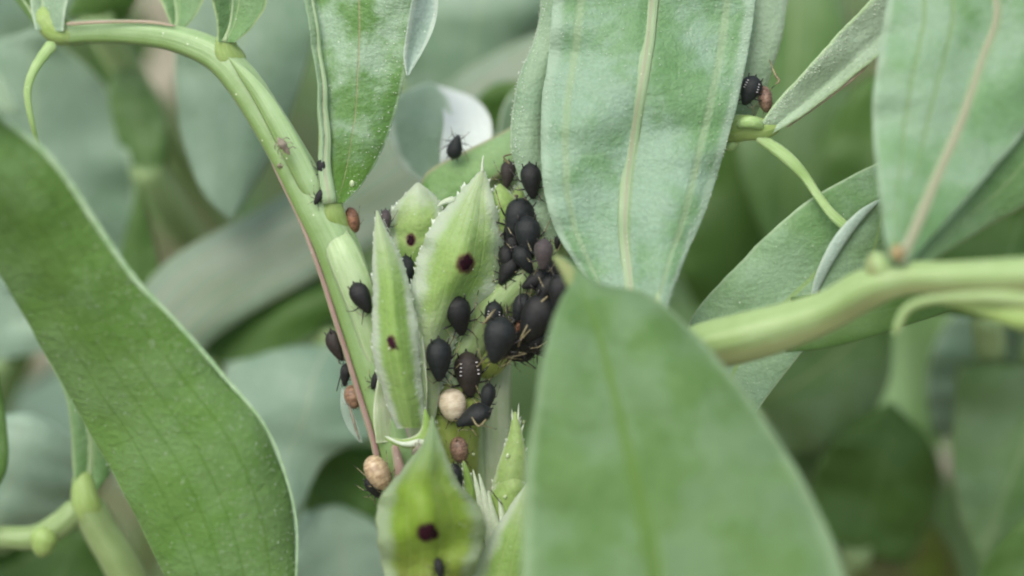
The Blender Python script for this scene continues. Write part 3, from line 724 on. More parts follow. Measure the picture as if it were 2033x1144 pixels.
# leaf behind the hanging one
blade('leaf', Surf([(640, 420, .12), (634, 360, .12), (632, 300, .14), (634, 240, .15)], [(668, 420, .1), (662, 360, .12), (650, 300, .12), (640, 240, .15)], 20, 8), M['axil'], SHOOT, .02)

# upper left leaflets rising from the nodes
for lab, L, Rr, mt in (
    ('leaflet leaving the top left node, cut by the frame', [(70, 60, .24), (62, 20, .28), (55, -60, .3), (60, -200, .35)], [(126, 62, .22), (130, 20, .2), (140, -60, .22), (90, -200, .35)], 'edge'),
    ('dark leaflet at the far top left corner', [(82, 68, .3), (50, 26, .35), (20, -10, .4), (-30, -60, .5), (-80, -120, .5)], [(90, 50, .3), (82, 16, .3), (64, -20, .35), (30, -70, .4), (-70, -125, .5)], 'bg_dark'),
    ('small leaflet behind the stalk at the top', [(340, 56, .3), (326, 20, .32), (310, -30, .35), (330, -120, .4)], [(368, 58, .3), (396, 20, .3), (404, -30, .3), (350, -120, .4)], 'right2'),
    ('leaflet rising from the second node to the top edge', [(432, 84, .02), (430, 40, .0), (420, -30, -.05), (430, -200, -.1)], [(466, 84, .02), (508, 45, .05), (530, -20, .1), (470, -200, .1)], 'right2')):
    S = Surf(L, Rr, 26, 12, fold=-.3, rip=.05, mid=-.3)
    o = blade('leaf', S, M[mt], SHOOT, .02, label=lab)
    rib(S, M['ribpale'], o, v=-.3, w=13, lift=.008, hi=.5)
# tendril
tube('tendril', [(108, 84, .22, 24), (88, 108, .2, 20), (66, 142, .16, 16), (55, 178, .15, 14), (57, 212, .15, 12), (68, 262, .18, 9), (84, 330, .3, 6)], M['tendril'], SHOOT, 12, 40, sq(.15, 2), .7, label='thin tendril hanging from the top left node', bump=.1)

# stipules with dark nectaries
def stipule(label, L, Rr, mat, nect, jag=3.5, cup=.35, rip=.05, nr=(.05, .02), seed=0, fold=0.0, nu=110):
    S = Surf(L, Rr, nu, 26, cup=cup, rip=rip, ripf=4, jag=jag, jagf=42, seed=seed, fold=fold)
    o = blade('stipule', S, M[mat], SHOOT, .016, label=label)
    return S, o
def hairs(parent, S, n, mat, side, ln=(.02, .05)):
    n = int(n * 1.5)
    """fine teeth on the margin"""
    V, F = [], []
    for _ in range(n):
        u = random.uniform(.05, .97); s = random.choice(side)
        p = S.at(u, s * .985); q = S.at(u, s * .8); d = (p - q).normalized() + (S.at(min(1, u + .02), s * .98) - p).normalized() * .9
        e = p + d.normalized() * random.uniform(*ln)
        w = (S.at(min(1, u + .004), s * .985) - p)
        if w.length < 1e-5: continue
        w = w.normalized() * .011; b = len(V); nn = S.nrm(u, s * .9) * .004
        V += [p - w, p + w, p + nn, e]; F += [(b, b + 1, b + 3), (b + 1, b + 2, b + 3), (b + 2, b, b + 3)]
    o = mesh_obj('margin_teeth', V, F, mat, parent, smooth=False); o['kind'] = 'stuff'
S_back, o = stipule('stipule at the back left with oval dark spot', [(835, 600, .16), (800, 545, .13), (778, 490, .12), (772, 440, .12), (792, 402, .12), (826, 364, .13)],
        [(850, 600, .16), (838, 540, .10), (866, 480, .08), (880, 430, .10), (868, 392, .12), (832, 362, .13)], 'st_back', None, seed=1, cup=.12, fold=.15, rip=.12)
disc('nectary', S_back, .44, .50, .085, .045, M['nectary'], o, seed=1.0)
hairs(o, S_back, 26, M['fringe'], (-1, 1), (.01, .03)); edge_beads(S_back, o, M['bead'], 40, 1, .5)
S_cent, o = stipule('broad central stipule with round dark spot', [(850, 835, -.0), (832, 740, -.05), (824, 650, -.06), (818, 570, -.07), (832, 500, -.06), (862, 440, -.04), (905, 388, .0), (956, 338, .03)],
        [(862, 835, -.0), (885, 740, .04), (915, 655, .06), (965, 605, .10), (1000, 545, .08), (1000, 470, .06), (978, 390, .04), (960, 338, .03)], 'st_centre', None, seed=2, cup=.10, fold=.22, rip=.16, jag=4.5)
disc('nectary', S_cent, .54, .618, .07, .030, M['nectary'], o, seed=2.0)
hairs(o, S_cent, 46, M['fringe'], (-1, 1), (.01, .035)); edge_beads(S_cent, o, M['bead'], 60, 1, .5)
tube('tip', [(958, 345, .03, 9), (958, 325, .02, 5), (960, 308, .01, 3)], M['fringe'], o, 8, 8)
tube('tip', [(905, 395, .0, 16), (880, 402, .0, 10), (868, 412, .0, 4)], M['fringe'], o, 8, 8)
S_left, o = stipule('narrow upright stipule with slanted dark spot left of the centre', [(790, 850, -.12), (765, 790, -.14), (745, 720, -.17), (738, 640, -.18), (740, 560, -.17), (743, 480, -.14), (747, 418, -.1)],
        [(846, 850, -.1), (842, 790, -.16), (832, 700, -.18), (824, 620, -.17), (802, 530, -.14), (768, 460, -.12), (750, 418, -.1)], 'st_left', None, seed=3, cup=.15, fold=.3, rip=.10, jag=2.5)
disc('nectary', S_left, .42, .395, .085, .036, M['nectary'], o, seed=3.0, slant=-2.2)
hairs(o, S_left, 40, M['fringe'], (-1, 1), (.008, .02)); edge_beads(S_left, o, M['bead'], 90, 1, .3)
# spiky collar below the stipules
blade('bract', Surf([(764, 868, -.14), (800, 872, -.15), (832, 856, -.16), (842, 812, -.16)], [(766, 872, -.14), (806, 890, -.15), (870, 890, -.15), (846, 811, -.16)], 24, 8, cup=.15), M['bract'], SHOOT, .015, label='star-shaped spiny collar of a bract')
tube('bract', [(764, 866, -.15, 3), (800, 882, -.17, 9), (840, 880, -.17, 18), (858, 900, -.16, 20)], M['fringe'], SHOOT, 8, 16, None, .6)
S_front, o = stipule('foremost yellow-green stipule with large dark spot and grey margin', [(790, 1300, -.30), (770, 1180, -.36), (748, 1060, -.40), (756, 985, -.38), (800, 930, -.34), (840, 880, -.3), (856, 826, -.26)],
        [(900, 1300, -.25), (925, 1180, -.28), (960, 1080, -.30), (955, 1010, -.32), (912, 960, -.32), (880, 890, -.3), (860, 826, -.26)], 'st_front', None, seed=4, cup=.06, fold=.26, rip=.20, jag=3.0, nu=90)
disc('nectary', S_front, .47, .49, .088, .040, M['nectary'], o, seed=4.0)
edge_beads(S_front, o, M['bead'], 60, 1, .25)
# little stipules and buds round the branch
for lab, L, Rr, mt in (
    ('small curled bract above the black aphids', [(990, 480, .08), (976, 440, .06), (972, 400, .06), (990, 366, .08)], [(1020, 480, .1), (1030, 440, .1), (1026, 400, .08), (994, 366, .08)], 'bract'),
    (None, [(1000, 420, .12), (1008, 392, .12), (1022, 372, .12), (1036, 360, .12)], [(1040, 430, .14), (1044, 404, .14), (1040, 380, .12), (1038, 360, .12)], 'st_back'),
    ('toothed bract rising to two white points at lower right', [(930, 1060, .1), (968, 985, .02), (992, 915, -.02), (1008, 870, -.04), (1020, 818, -.04)], [(1080, 1060, .1), (1058, 985, .0), (1046, 915, -.04), (1038, 870, -.05), (1024, 818, -.04)], 'bract'),
    ('smooth pale bud scale behind the white fringe', [(930, 1080, .02), (955, 1010, .0), (985, 960, -.02), (1010, 930, -.02)], [(1050, 1070, .02), (1056, 1010, -.02), (1046, 960, -.04), (1014, 930, -.02)], 'bract'),
    ('yellow-green bud leaf at the bottom', [(910, 1300, -.1), (925, 1180, -.14), (965, 1080, -.16), (1010, 1010, -.14), (1045, 960, -.1)], [(1080, 1300, -.1), (1085, 1180, -.12), (1080, 1080, -.12), (1070, 1010, -.1), (1050, 960, -.1)], 'st_left'),
    (None, [(925, 1070, -.02), (925, 1000, -.05), (922, 950, -.06), (918, 915, -.06)], [(955, 1070, -.02), (948, 1000, -.05), (936, 950, -.06), (922, 915, -.06)], 'bract')):
    S = Surf(L, Rr, 50, 14, cup=.3, rip=.05, ripf=4, jag=1.6, jagf=14, seed=len(bpy.data.objects))
    o = blade('bract', S, M[mt], SHOOT, .014, label=lab)
    if mt != 'st_left' : hairs(o, S, 14, M['fringe'], (-1, 1), (.01, .035)); edge_beads(S, o, M['bead'], 30, -1, .3)
for (x0, y0, x1, y1, w) in ((985, 1110, 938, 932, 16), (990, 1080, 950, 940, 14), (1000, 1090, 968, 975, 14), (975, 1060, 946, 965, 10), (1008, 1060, 990, 990, 12), (960, 1060, 930, 985, 12)):
    blade('fringe', Surf([(x0 - w, y0, -.12), ((x0 + x1) / 2 - w * .7, (y0 + y1) / 2, -.12), (x1, y1, -.10)], [(x0 + w, y0, -.12), ((x0 + x1) / 2 + w * .6, (y0 + y1) / 2 + 4, -.1), (x1 + 2, y1 + 1, -.10)], 20, 6, cup=.3, jag=1), M['fringe'], SHOOT, .01)
for (x0, y0, x1, y1) in ((1026, 870, 1016, 812), (1032, 870, 1030, 800), (1034, 872, 1040, 842)):
    tube('spine', [(x0, y0, -.05, 8), ((x0 + x1) / 2 - 2, (y0 + y1) / 2, -.05, 5), (x1, y1, -.05, 1.5)], M['fringe'], SHOOT, 8, 8)

# slanting leaf and whitish curled leaf behind the centre
S = Surf([(830, 372, .35), (850, 340, .35), (900, 312, .38), (960, 282, .42), (1040, 240, .5), (1090, 200, .5)], [(846, 440, .3), (880, 420, .3), (930, 390, .3), (990, 350, .34), (1060, 300, .4), (1096, 204, .5)], 50, 14, cup=.15, rip=.06, jag=1)
o = blade('leaf', S, M['diag'], SHOOT, .025, label='green leaf slanting up to the right behind the central stipule'); rib(S, M['ribgreen'], o, v=.1, w=14, lift=0, hi=.4)
S_diag = S
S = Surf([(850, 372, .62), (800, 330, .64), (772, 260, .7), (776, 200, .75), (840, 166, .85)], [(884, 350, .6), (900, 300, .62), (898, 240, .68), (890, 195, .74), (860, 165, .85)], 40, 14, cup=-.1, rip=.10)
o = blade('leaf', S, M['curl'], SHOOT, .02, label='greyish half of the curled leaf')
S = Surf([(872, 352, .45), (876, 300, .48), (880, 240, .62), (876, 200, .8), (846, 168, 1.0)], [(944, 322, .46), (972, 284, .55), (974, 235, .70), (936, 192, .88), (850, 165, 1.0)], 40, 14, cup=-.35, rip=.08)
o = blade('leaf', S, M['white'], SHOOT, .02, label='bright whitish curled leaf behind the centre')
S = Surf([(985, 300, .9), (990, 240, .9), (1010, 190, .9), (1060, 150, .9)], [(1080, 300, 1), (1080, 250, 1), (1080, 200, .95), (1066, 150, .9)], 20, 10, rip=.05)
blade('leaf', S, M['edge'], SHOOT, .02)

# middle leaf group
S_edge = Surf([(1118, 560, .10), (1090, 490, .08), (1052, 410, .05), (1018, 320, .03), (1015, 240, .03), (1034, 150, .06), (1064, 60, .1), (1080, -60, .15), (1100, -200, .2)],
         [(1140, 570, .10), (1125, 490, .12), (1105, 410, .10), (1095, 320, .08), (1092, 240, .08), (1100, 150, .08), (1130, 60, .08), (1150, -60, .1), (1110, -200, .2)], 90, 16, cup=.25, rip=.10, ripf=4, jag=1.5, seed=7)
o = blade('leaf', S_edge, M['edge'], SHOOT, .022, label='narrow pale leaf edge dotted with tiny glistening beads')
edge_beads(S_edge, o, M['bead'], 210, -1, .3, .014, .1, .85, (.003, .0062))
S_mid = Surf([(1186, 640, -.30), (1176, 580, -.25), (1140, 520, -.20), (1104, 460, -.16), (1080, 380, -.13), (1074, 300, -.12), (1076, 210, -.1), (1090, 100, -.05), (1100, -10, 0), (1130, -160, .05)],
         [(1320, 640, -.40), (1334, 580, -.34), (1366, 500, -.26), (1400, 420, -.2), (1430, 330, -.14), (1455, 240, -.1), (1478, 140, -.05), (1492, 60, 0), (1500, -10, .05), (1500, -160, .1)], 110, 36, cup=.12, fold=-.10, rip=.12, ripf=4, jag=1.0, seed=5)
mid = blade('leaf', S_mid, M['middle'], SHOOT, .028, relief=0, label='large upright blue-green leaf in the middle of the picture')
rib(S_mid, M['ribtan'], mid, v=-.03, w=28, lift=.0125, hi=.15, taper=False, n=60)
for vv in (-.72, .72):
    rib(S_mid, M['ribpale'], mid, v=vv, w=15, lift=.007, hi=.22, name='side_vein', n=50, u0=.02)
edge_beads(S_mid, mid, M['bead'], 160, 1, .12, .018)
edge_beads(S_mid, mid, M['bead'], 170, -1, .8, .018)
blade('leaf', Surf([(1455, 260, .22), (1470, 160, .2), (1480, 60, .2), (1490, -80, .2)], [(1490, 255, .24), (1524, 170, .2), (1552, 80, .2), (1580, -80, .25)], 30, 12, cup=.2, rip=.06, jag=1.2), M['sprigleaf'], SHOOT, .02, label='pale leaf behind the right edge of the large middle leaf')

# small sprig on the right with slanting leaf
SPRIG = thing('bean_sprig', 'small green sprig right of the middle leaf with a dewy slanting leaflet and tendril', 'sprig', P(1400, 270, .3))
tube('stem', [(1380, 262, .3, 50), (1440, 258, .12, 52), (1480, 254, .06, 50), (1516, 256, .04, 40), (1550, 248, .05, 24)], M['node'], SPRIG, 20, 30, sq(.05, 4), .8, bump=.05)
tube('bud', [(1462, 250, .0, 10), (1480, 243, -.03, 22), (1500, 244, -.03, 24), (1515, 254, 0, 12)], M['tendril'], SPRIG, 14, 16, None, .8)
S_spr = Surf([(1500, 262, .02), (1530, 215, .0), (1580, 160, -.02), (1640, 92, .0), (1700, 30, .05), (1760, -30, .1), (1850, -90, .2)],
         [(1515, 276, .04), (1570, 246, .02), (1640, 196, .05), (1705, 142, .08), (1770, 90, .12), (1830, 20, .15), (1860, -85, .2)], 70, 18, cup=.05, fold=-.22, mid=.35, rip=.06, ripf=5, jag=1.2, seed=9)
o = blade('leaflet', S_spr, M['sprigleaf'], SPRIG, .022)
edge_beads(S_spr, o, M['bead'], 190, -1, .3, .014, .02, .8, (.003, .0062))
tube('mauve_rim', [(1560, 254, .05, 5), (1640, 198, .07, 5), (1700, 150, .1, 7), (1735, 112, .12, 8)], M['purple2'], o, 8, 30, None, .8)
tube('tendril', [(1500, 272, .03, 16), (1530, 290, .03, 24), (1566, 318, .02, 26), (1598, 352, .02, 20), (1625, 392, .0, 18), (1655, 430, -.02, 20), (1692, 462, -.02, 20), (1700, 475, 0, 10)], M['tendril'], SPRIG, 14, 50, sq(.1, 3), .6, bump=.08)
tube('stem', [(1440, 296, .1, 16), (1455, 288, .1, 18), (1466, 276, .1, 10)], M['tendril'], SPRIG, 10, 10)

# ================================================================== right-hand shoot
RSH = thing('bean_shoot', 'thick yellow-green bean stalk entering from the right with large leaf above it', 'bean shoot', P(2200, 560, -1.0))
RST = [(1330, 730, -.35, 100), (1400, 690, -.45, 92), (1480, 670, -.52, 94), (1570, 645, -.60, 86), (1650, 614, -.68, 76), (1720, 574, -.78, 76), (1790, 554, -.85, 64), (1880, 552, -.95, 62), (2033, 548, -1.1, 70), (2200, 545, -1.2, 76)]
rst = tube('stem', RST, M['rstalk'], RSH, 28, 70, lambda th, f: .09 * math.cos(4 * th + .8) + .035 * nz(f * 9, th), .8)
tube('node', [(1736, 500, -.80, 30), (1744, 524, -.82, 56), (1756, 548, -.80, 66), (1770, 570, -.74, 50)], M['rstalk'], RSH, 20, 24, sq(.05, 4), .8, bump=.06)
tube('node', [(1790, 516, -.93, 24), (1782, 502, -.94, 30), (1782, 486, -.93, 20)], plain_mat('orange_scar', (160, 146, 104), (150, 134, 92), .5, 10, .1, sss=.2), RSH, 16, 14, None, .8, label='orange-brown scar on the node')
tube('stipule', [(1776, 668, -1.0, 10), (1782, 648, -1.0, 16), (1796, 618, -1.0, 17), (1826, 600, -1.02, 18), (1880, 592, -1.05, 18), (1960, 590, -1.1, 26), (2040, 596, -1.12, 34), (2200, 610, -1.2, 40)], M['rstalk'], RSH, 16, 40, None, .6, label='thin pale outgrowth bent down under the stalk')
tube('stipule', [(1850, 596, -.98, 4), (1920, 606, -1.0, 24), (1980, 618, -1.05, 40), (2050, 634, -1.1, 50), (2200, 640, -1.1, 50)], M['node'], RSH, 16, 30, None, .6, bump=.1)
S_right = Surf([(1764, 520, -.92), (1752, 440, -.85), (1740, 340, -.78), (1732, 220, -.7), (1745, 100, -.6), (1765, -10, -.5), (1810, -180, -.4)],
         [(1800, 524, -.92), (1880, 440, -.8), (1960, 350, -.72), (2050, 240, -.65), (2120, 110, -.55), (2150, -30, -.5), (1900, -190, -.4)], 90, 30, cup=.12, fold=-.10, rip=.10, ripf=4, jag=.8, seed=12)
o = blade('leaf', S_right, M['right'], RSH, .028, relief=0, label='large mottled leaf at upper right with brownish midrib')
rib(S_right, M['ribmauve'], o, v=.1, w=28, lift=.0125, hi=.18, taper=True, n=50)
rib(S_right, M['ribgreen'], o, v=-.6, w=8, lift=.010, hi=.3, name='side_vein', n=50, u0=.02)
S = Surf([(1790, 530, -.80), (1840, 460, -.7), (1920, 360, -.6), (2010, 240, -.5), (2100, 150, -.45), (2200, 60, -.4)], [(1830, 530, -.78), (1880, 500, -.68), (1960, 450, -.56), (2060, 390, -.46), (2150, 280, -.4), (2210, 70, -.4)], 50, 18, cup=.1, rip=.08, jag=1, seed=13)
o = blade('leaf', S, M['right2'], RSH, .025, label='darker leaf showing behind the large right leaf')
# leaves behind the stalk, in focus
S_sl = Surf([(1330, 800, .2), (1352, 690, .18), (1380, 620, .15), (1450, 540, .12), (1530, 460, .10), (1620, 388, .10), (1740, 325, .12), (1880, 270, .2), (2000, 260, .2)],
         [(1500, 820, .05), (1560, 740, .1), (1610, 680, .12), (1680, 620, .15), (1740, 560, .18), (1800, 490, .2), (1860, 410, .2), (1930, 330, .2), (2004, 264, .2)], 80, 24, cup=.12, fold=-.12, rip=.08, jag=1.2, seed=14, mid=.1)
SL = thing('bean_leaf', 'blue-green leaf slanting up to the right behind the thick stalk, pale midrib', 'leaf', S_sl.pt(0, 0))
o = blade('blade', S_sl, M['slant'], SL, .022); rib(S_sl, M['ribpale'], o, v=.1, w=12, lift=.008, hi=.35); edge_beads(S_sl, o, M['bead'], 140, 1, .6, .014)
stalk_world(SL, S_sl.pt(0, 0), S_sl.pt(0, 0) + Vector((-1, 5, -8)), .1)
S = Surf([(1608, 610, -.02), (1618, 575, -.05), (1640, 520, -.08), (1668, 470, -.1), (1710, 425, -.1), (1748, 396, -.1)], [(1760, 610, .1), (1780, 560, .08), (1790, 510, .05), (1790, 470, .02), (1780, 430, 0), (1752, 396, -.1)], 50, 16, cup=.1, rip=.04, jag=.8, seed=15)
o = blade('leaf', S, M['slant'], RSH, .02, label='small leaf with whitish rolled margin behind the stalk')
tube('rolled_margin', [(1612, 600, -.05, 8), (1624, 560, -.08, 18), (1644, 516, -.12, 24), (1672, 470, -.13, 26), (1710, 426, -.13, 18), (1748, 396, -.1, 5)], M['rolled'], o, 14, 30, None, .5, bump=.05)
S = Surf([(1560, 700, -.2), (1650, 690, -.2), (1760, 660, -.2), (1880, 620, -.15), (1980, 590, -.1)], [(1570, 590, -.1), (1650, 580, -.1), (1760, 575, -.1), (1880, 570, -.1), (1985, 585, -.1)], 30, 12, rip=.05)
blade('leaf', S, M['bg_dark'], RSH, .02, label='dark green leaf edge under the stalk')

# ================================================================== foreground leaves
S_fr = Surf([(1010, 1560, -1.35), (1022, 1300, -1.3), (1034, 1150, -1.25), (1040, 1000, -1.2), (1050, 880, -1.1), (1068, 760, -1.0), (1090, 660, -.9), (1116, 590, -.8), (1140, 548, -.72), (1112, 512, -.62)],
         [(1780, 1560, -1.5), (1720, 1300, -1.4), (1680, 1150, -1.35), (1620, 1000, -1.25), (1545, 870, -1.15), (1455, 745, -1.05), (1370, 650, -.95), (1285, 585, -.85), (1190, 562, -.75), (1118, 508, -.62)], 110, 34, cup=.18, fold=-.15, rip=.12, ripf=3, jag=.8, seed=21, mid=-.1)
FR = thing('bean_leaf', 'big blurred foreground leaf with pointed tip at the bottom right of centre', 'leaf', S_fr.pt(0, 0))
o = blade('blade', S_fr, M['front'], FR, .035); rib(S_fr, M['ribgreen'], o, v=lambda u: -.16 + .1 * u, w=26, lift=.012, hi=.22, taper=True, u1=.93)
tube('leaf_tip', [(1150, 575, -.72, 40), (1136, 552, -.70, 34), (1120, 530, -.66, 24), (1100, 508, -.6, 10)], M['dulltip'], o, 12, 14, None, .6)
stalk_world(FR, S_fr.pt(0, .0), S_fr.pt(0, 0) + Vector((1, 2, -6)), .12)
S_lf = Surf([(560, 1560, -0.230), (400, 1280, -0.180), (330, 1150, -0.230), (280, 1050, -0.230), (220, 930, -0.230), (160, 830, -0.250), (110, 740, -0.290), (55, 640, -0.380), (-5, 535, -0.480), (-90, 420, -0.630), (-200, 260, -0.830), (-260, 100, -0.930)],
         [(575, 1560, -0.230), (583, 1280, -0.230), (586, 1150, -0.250), (584, 1040, -0.250), (562, 940, -0.250), (520, 845, -0.280), (440, 745, -0.330), (350, 642, -0.430), (262, 550, -0.530), (185, 440, -0.630), (80, 295, -0.780), (-255, 96, -0.930)], 130, 34, cup=.16, rip=.10, ripf=3, jag=1.6, jagf=30, seed=22)
LF = thing('bean_leaf', 'long deep green foreground leaf crossing the left side with pale frosted edge', 'leaf', S_lf.pt(0, 0))
o = blade('blade', S_lf, M['left'], LF, .035, relief=0)
edge_beads(S_lf, o, M['bead'], 700, 1, .9, .02, 0, .65, (.0018, .0034))
tube('frosted_rim', [(581, 1240, -.25, 4)] + [(x + 2, y, d + .27, w * .8) for (x, y, d, w) in ((588, 1060, -.53, 5), (564, 940, -.53, 6), (520, 840, -.56, 8), (440, 745, -.61, 12), (350, 642, -.71, 14), (262, 550, -.81, 16), (186, 440, -.91, 18), (140, 370, -.98, 18), (80, 296, -1.06, 18), (-20, 220, -1.1, 18))], M['frost'], o, 10, 160, None, .8, bump=.25)
stalk_world(LF, S_lf.pt(0, 0), S_lf.pt(0, 0) + Vector((1, 2, -7)), .12)
S = Surf([(-120, 60, -1.0), (-60, 90, -1.0), (0, 150, -1.0), (40, 225, -.98)], [(-150, 200, -1.0), (-90, 210, -1.0), (-20, 220, -1.0), (36, 230, -.98)], 16, 8)
t = thing('bean_leaf', 'small pale leaf tip poking in at the left edge above the long foreground leaf', 'leaf', S.pt(0, 0))
blade('blade', S, M['edge'], t, .02); stalk_world(t, S.pt(0, 0), S.pt(0, 0) + Vector((-3, 3, -8)), .06)

# ================================================================== forked stalk at lower left
FK = thing('bean_shoot', 'forked pale green stalk at the lower left with an upright narrow leaf', 'bean shoot', P(330, 1400, .9))
tube('stem', [(150, 985, .55, 50), (176, 1010, .55, 66), (205, 1060, .6, 70), (240, 1120, .65, 72), (300, 1250, .8, 76), (340, 1400, .9, 80)], M['branch'], FK, 20, 40, sq(.06, 4), .8)
tube('stem', [(-80, 1062, .6, 44), (0, 1066, .6, 44), (70, 1066, .58, 46), (125, 1036, .55, 48), (160, 1000, .55, 46)], M['branch'], FK, 20, 40, sq(.05, 4), .8)
tube('node', [(96, 1046, .54, 44), (88, 1066, .52, 56), (84, 1086, .52, 44), (80, 1106, .54, 22)], M['node'], FK, 16, 20, None, .8, bump=.08)
tube('node', [(164, 930, .56, 34), (166, 965, .53, 48), (172, 1000, .53, 60), (192, 1040, .58, 60)], M['node'], FK, 16, 20, None, .8, bump=.06)
S = Surf([(150, 985, .5), (144, 920, .5), (140, 850, .5), (128, 780, .52), (90, 700, .6)], [(190, 985, .52), (226, 930, .56), (232, 860, .56), (200, 790, .56), (96, 700, .6)], 36, 14, cup=.15, fold=-.2, rip=.05, mid=-.2)
o = blade('leaf', S, M['right2'], FK, .022); rib(S, M['ribpale'], o, v=-.25, w=22, lift=.004, hi=.5)

# ================================================================== insects
def body_mesh(kind, seed):
    """Aphid lies along +Y (tail) with its head at -Y, back up (+Z), unit length."""
    nr, ns = 34, 26
    V, F = [], []
    def prof(y):
        pts = {'adult': [(-.50, 0), (-.47, .095), (-.42, .13), (-.34, .165), (-.24, .215), (-.1, .27), (.05, .305), (.2, .315), (.32, .275), (.41, .20), (.47, .11), (.50, 0)],
               'nymph': [(-.50, 0), (-.47, .09), (-.40, .13), (-.28, .17), (-.12, .21), (.05, .235), (.2, .235), (.32, .20), (.42, .14), (.47, .08), (.50, 0)],
               'mummy': [(-.50, 0), (-.485, .12), (-.43, .22), (-.32, .32), (-.15, .40), (.05, .43), (.2, .41), (.34, .34), (.43, .24), (.485, .12), (.50, 0)]}[kind]
        for (a, wa), (b, wb) in zip(pts, pts[1:]):
            if y <= b:
                t = (y - a) / (b - a); t2 = t if 0 < wa and 0 < wb else (math.sqrt(t) if wa == 0 else 1 - math.sqrt(max(0, 1 - t)))
                return wa + (wb - wa) * t2
        return 0
    ys = [-.5 + 1.0 * (1 - math.cos(math.pi * i / (nr - 1))) / 2 for i in range(nr)]
    for i, y in enumerate(ys):
        w = max(.002, (prof(max(-.5, y - .02)) + 2 * prof(y) + prof(min(.5, y + .02))) / 4) if 0 < i < nr - 1 else .002
        groove = 1 - (.05 if kind != 'mummy' else .04) * max(0, math.cos(y * 2 * math.pi * 9.5)) ** 6 * (1 if y > -.36 else 1.3)
        h = w * (.86 if kind != 'mummy' else 1.0)
        zc = .17 + .03 * math.cos(y * 3)
        for k in range(ns):
            th = 2 * math.pi * k / ns
            x = math.cos(th); z = math.sin(th)
            zz = z * h * (groove if z > 0 else 1)
            if z < 0: zz *= .72
            lat = 1 - .03 * max(0, math.cos(y * 2 * math.pi * 9.5)) ** 4 * abs(x)
            r = 1 + .025 * nz(x * 2 + seed, y * 5, z * 2)
            V.append((x * w * lat * r, y, zc + zz * r))
    for i in range(nr - 1):
        for k in range(ns):
            q = (k + 1) % ns
            F.append((i * ns + k, i * ns + q, (i + 1) * ns + q, (i + 1) * ns + k))
    F.append(tuple(range(ns))[::-1]); F.append(tuple((nr - 1) * ns + k for k in range(ns)))
    return V, F
def tmesh(name, pts, rad, mats, seg=7, split=None):
    V, F, _ = tube_raw([Vector(p) for p in pts], rad, seg, None, 1.0, Vector((.12, .3, 1)))
    me = bpy.data.meshes.new(name); me.from_pydata([tuple(v) for v in V], [], F)
    for m in mats: me.materials.append(m)
    for p in me.polygons:
        p.use_smooth = True
        if split and p.index < len(F) - 2:
            p.material_index = split[min(p.index // seg, len(split) - 1)]
    return me
def smesh(name, c, r, mat, sub=2):
    bm = bmesh.new(); bmesh.ops.create_icosphere(bm, subdivisions=sub, radius=1)
    for v in bm.verts: v.co = Vector((c[0] + v.co.x * r[0], c[1] + v.co.y * r[1], c[2] + v.co.z * r[2]))
    me = bpy.data.meshes.new(name); bm.to_mesh(me); bm.free(); me.materials.append(mat)
    for p in me.polygons: p.use_smooth = True
    return me
BODY = {(k, s): None for k in ('adult', 'nymph', 'mummy') for s in (0, 1)}
for k in BODY:
    V, F = body_mesh(k[0], k[1] * 5.1); BODY[k] = (V, F)
body_cache = {}
def body_me(kind, s, mat):
    key = (kind, s, mat)
    if key not in body_cache:
        V, F = BODY[(kind, s)]
        me = bpy.data.meshes.new('body'); me.from_pydata(V, [], F); me.materials.append(M[mat])
        for p in me.polygons: p.use_smooth = True
        body_cache[key] = me
    return body_cache[key]
def leg_me(side, row, var, mat, pale):
    """femur, knee, tibia, tarsus: row 0 front .. 2 hind"""
    rnd = random.Random(side * 100 + row * 10 + var)
    y0 = (-.33, -.22, -.12)[row]; w = (.12, .17, .20)[row]
    yk = (-.52, -.22, .12)[row] + rnd.uniform(-.04, .04); ye = (-.68, -.12, .42)[row] + rnd.uniform(-.06, .06)
    xk = (.24, .40, .42)[row] + rnd.uniform(-.03, .03); xe = (.34, .58, .56)[row] + rnd.uniform(-.05, .05)
    s = side
    pts = [(s * w * .6, y0, .10), (s * (w + xk) / 2, (y0 + yk) / 2, .16), (s * xk, yk, .19), (s * (xk * .6 + xe * .4), yk * .6 + ye * .4, .11), (s * (xk * .2 + xe * .8), yk * .2 + ye * .8, .04), (s * xe, ye, .005), (s * (xe + .03), ye + (.05 if row else -.05), .0)]
    return tmesh('leg', pts, [.020, .022, .017, .012, .011, .011, .005], [M[mat], M['tibia' if pale else mat]], 6, [0, 0, 1, 1, 0, 0])
leg_cache, part_cache = {}, {}
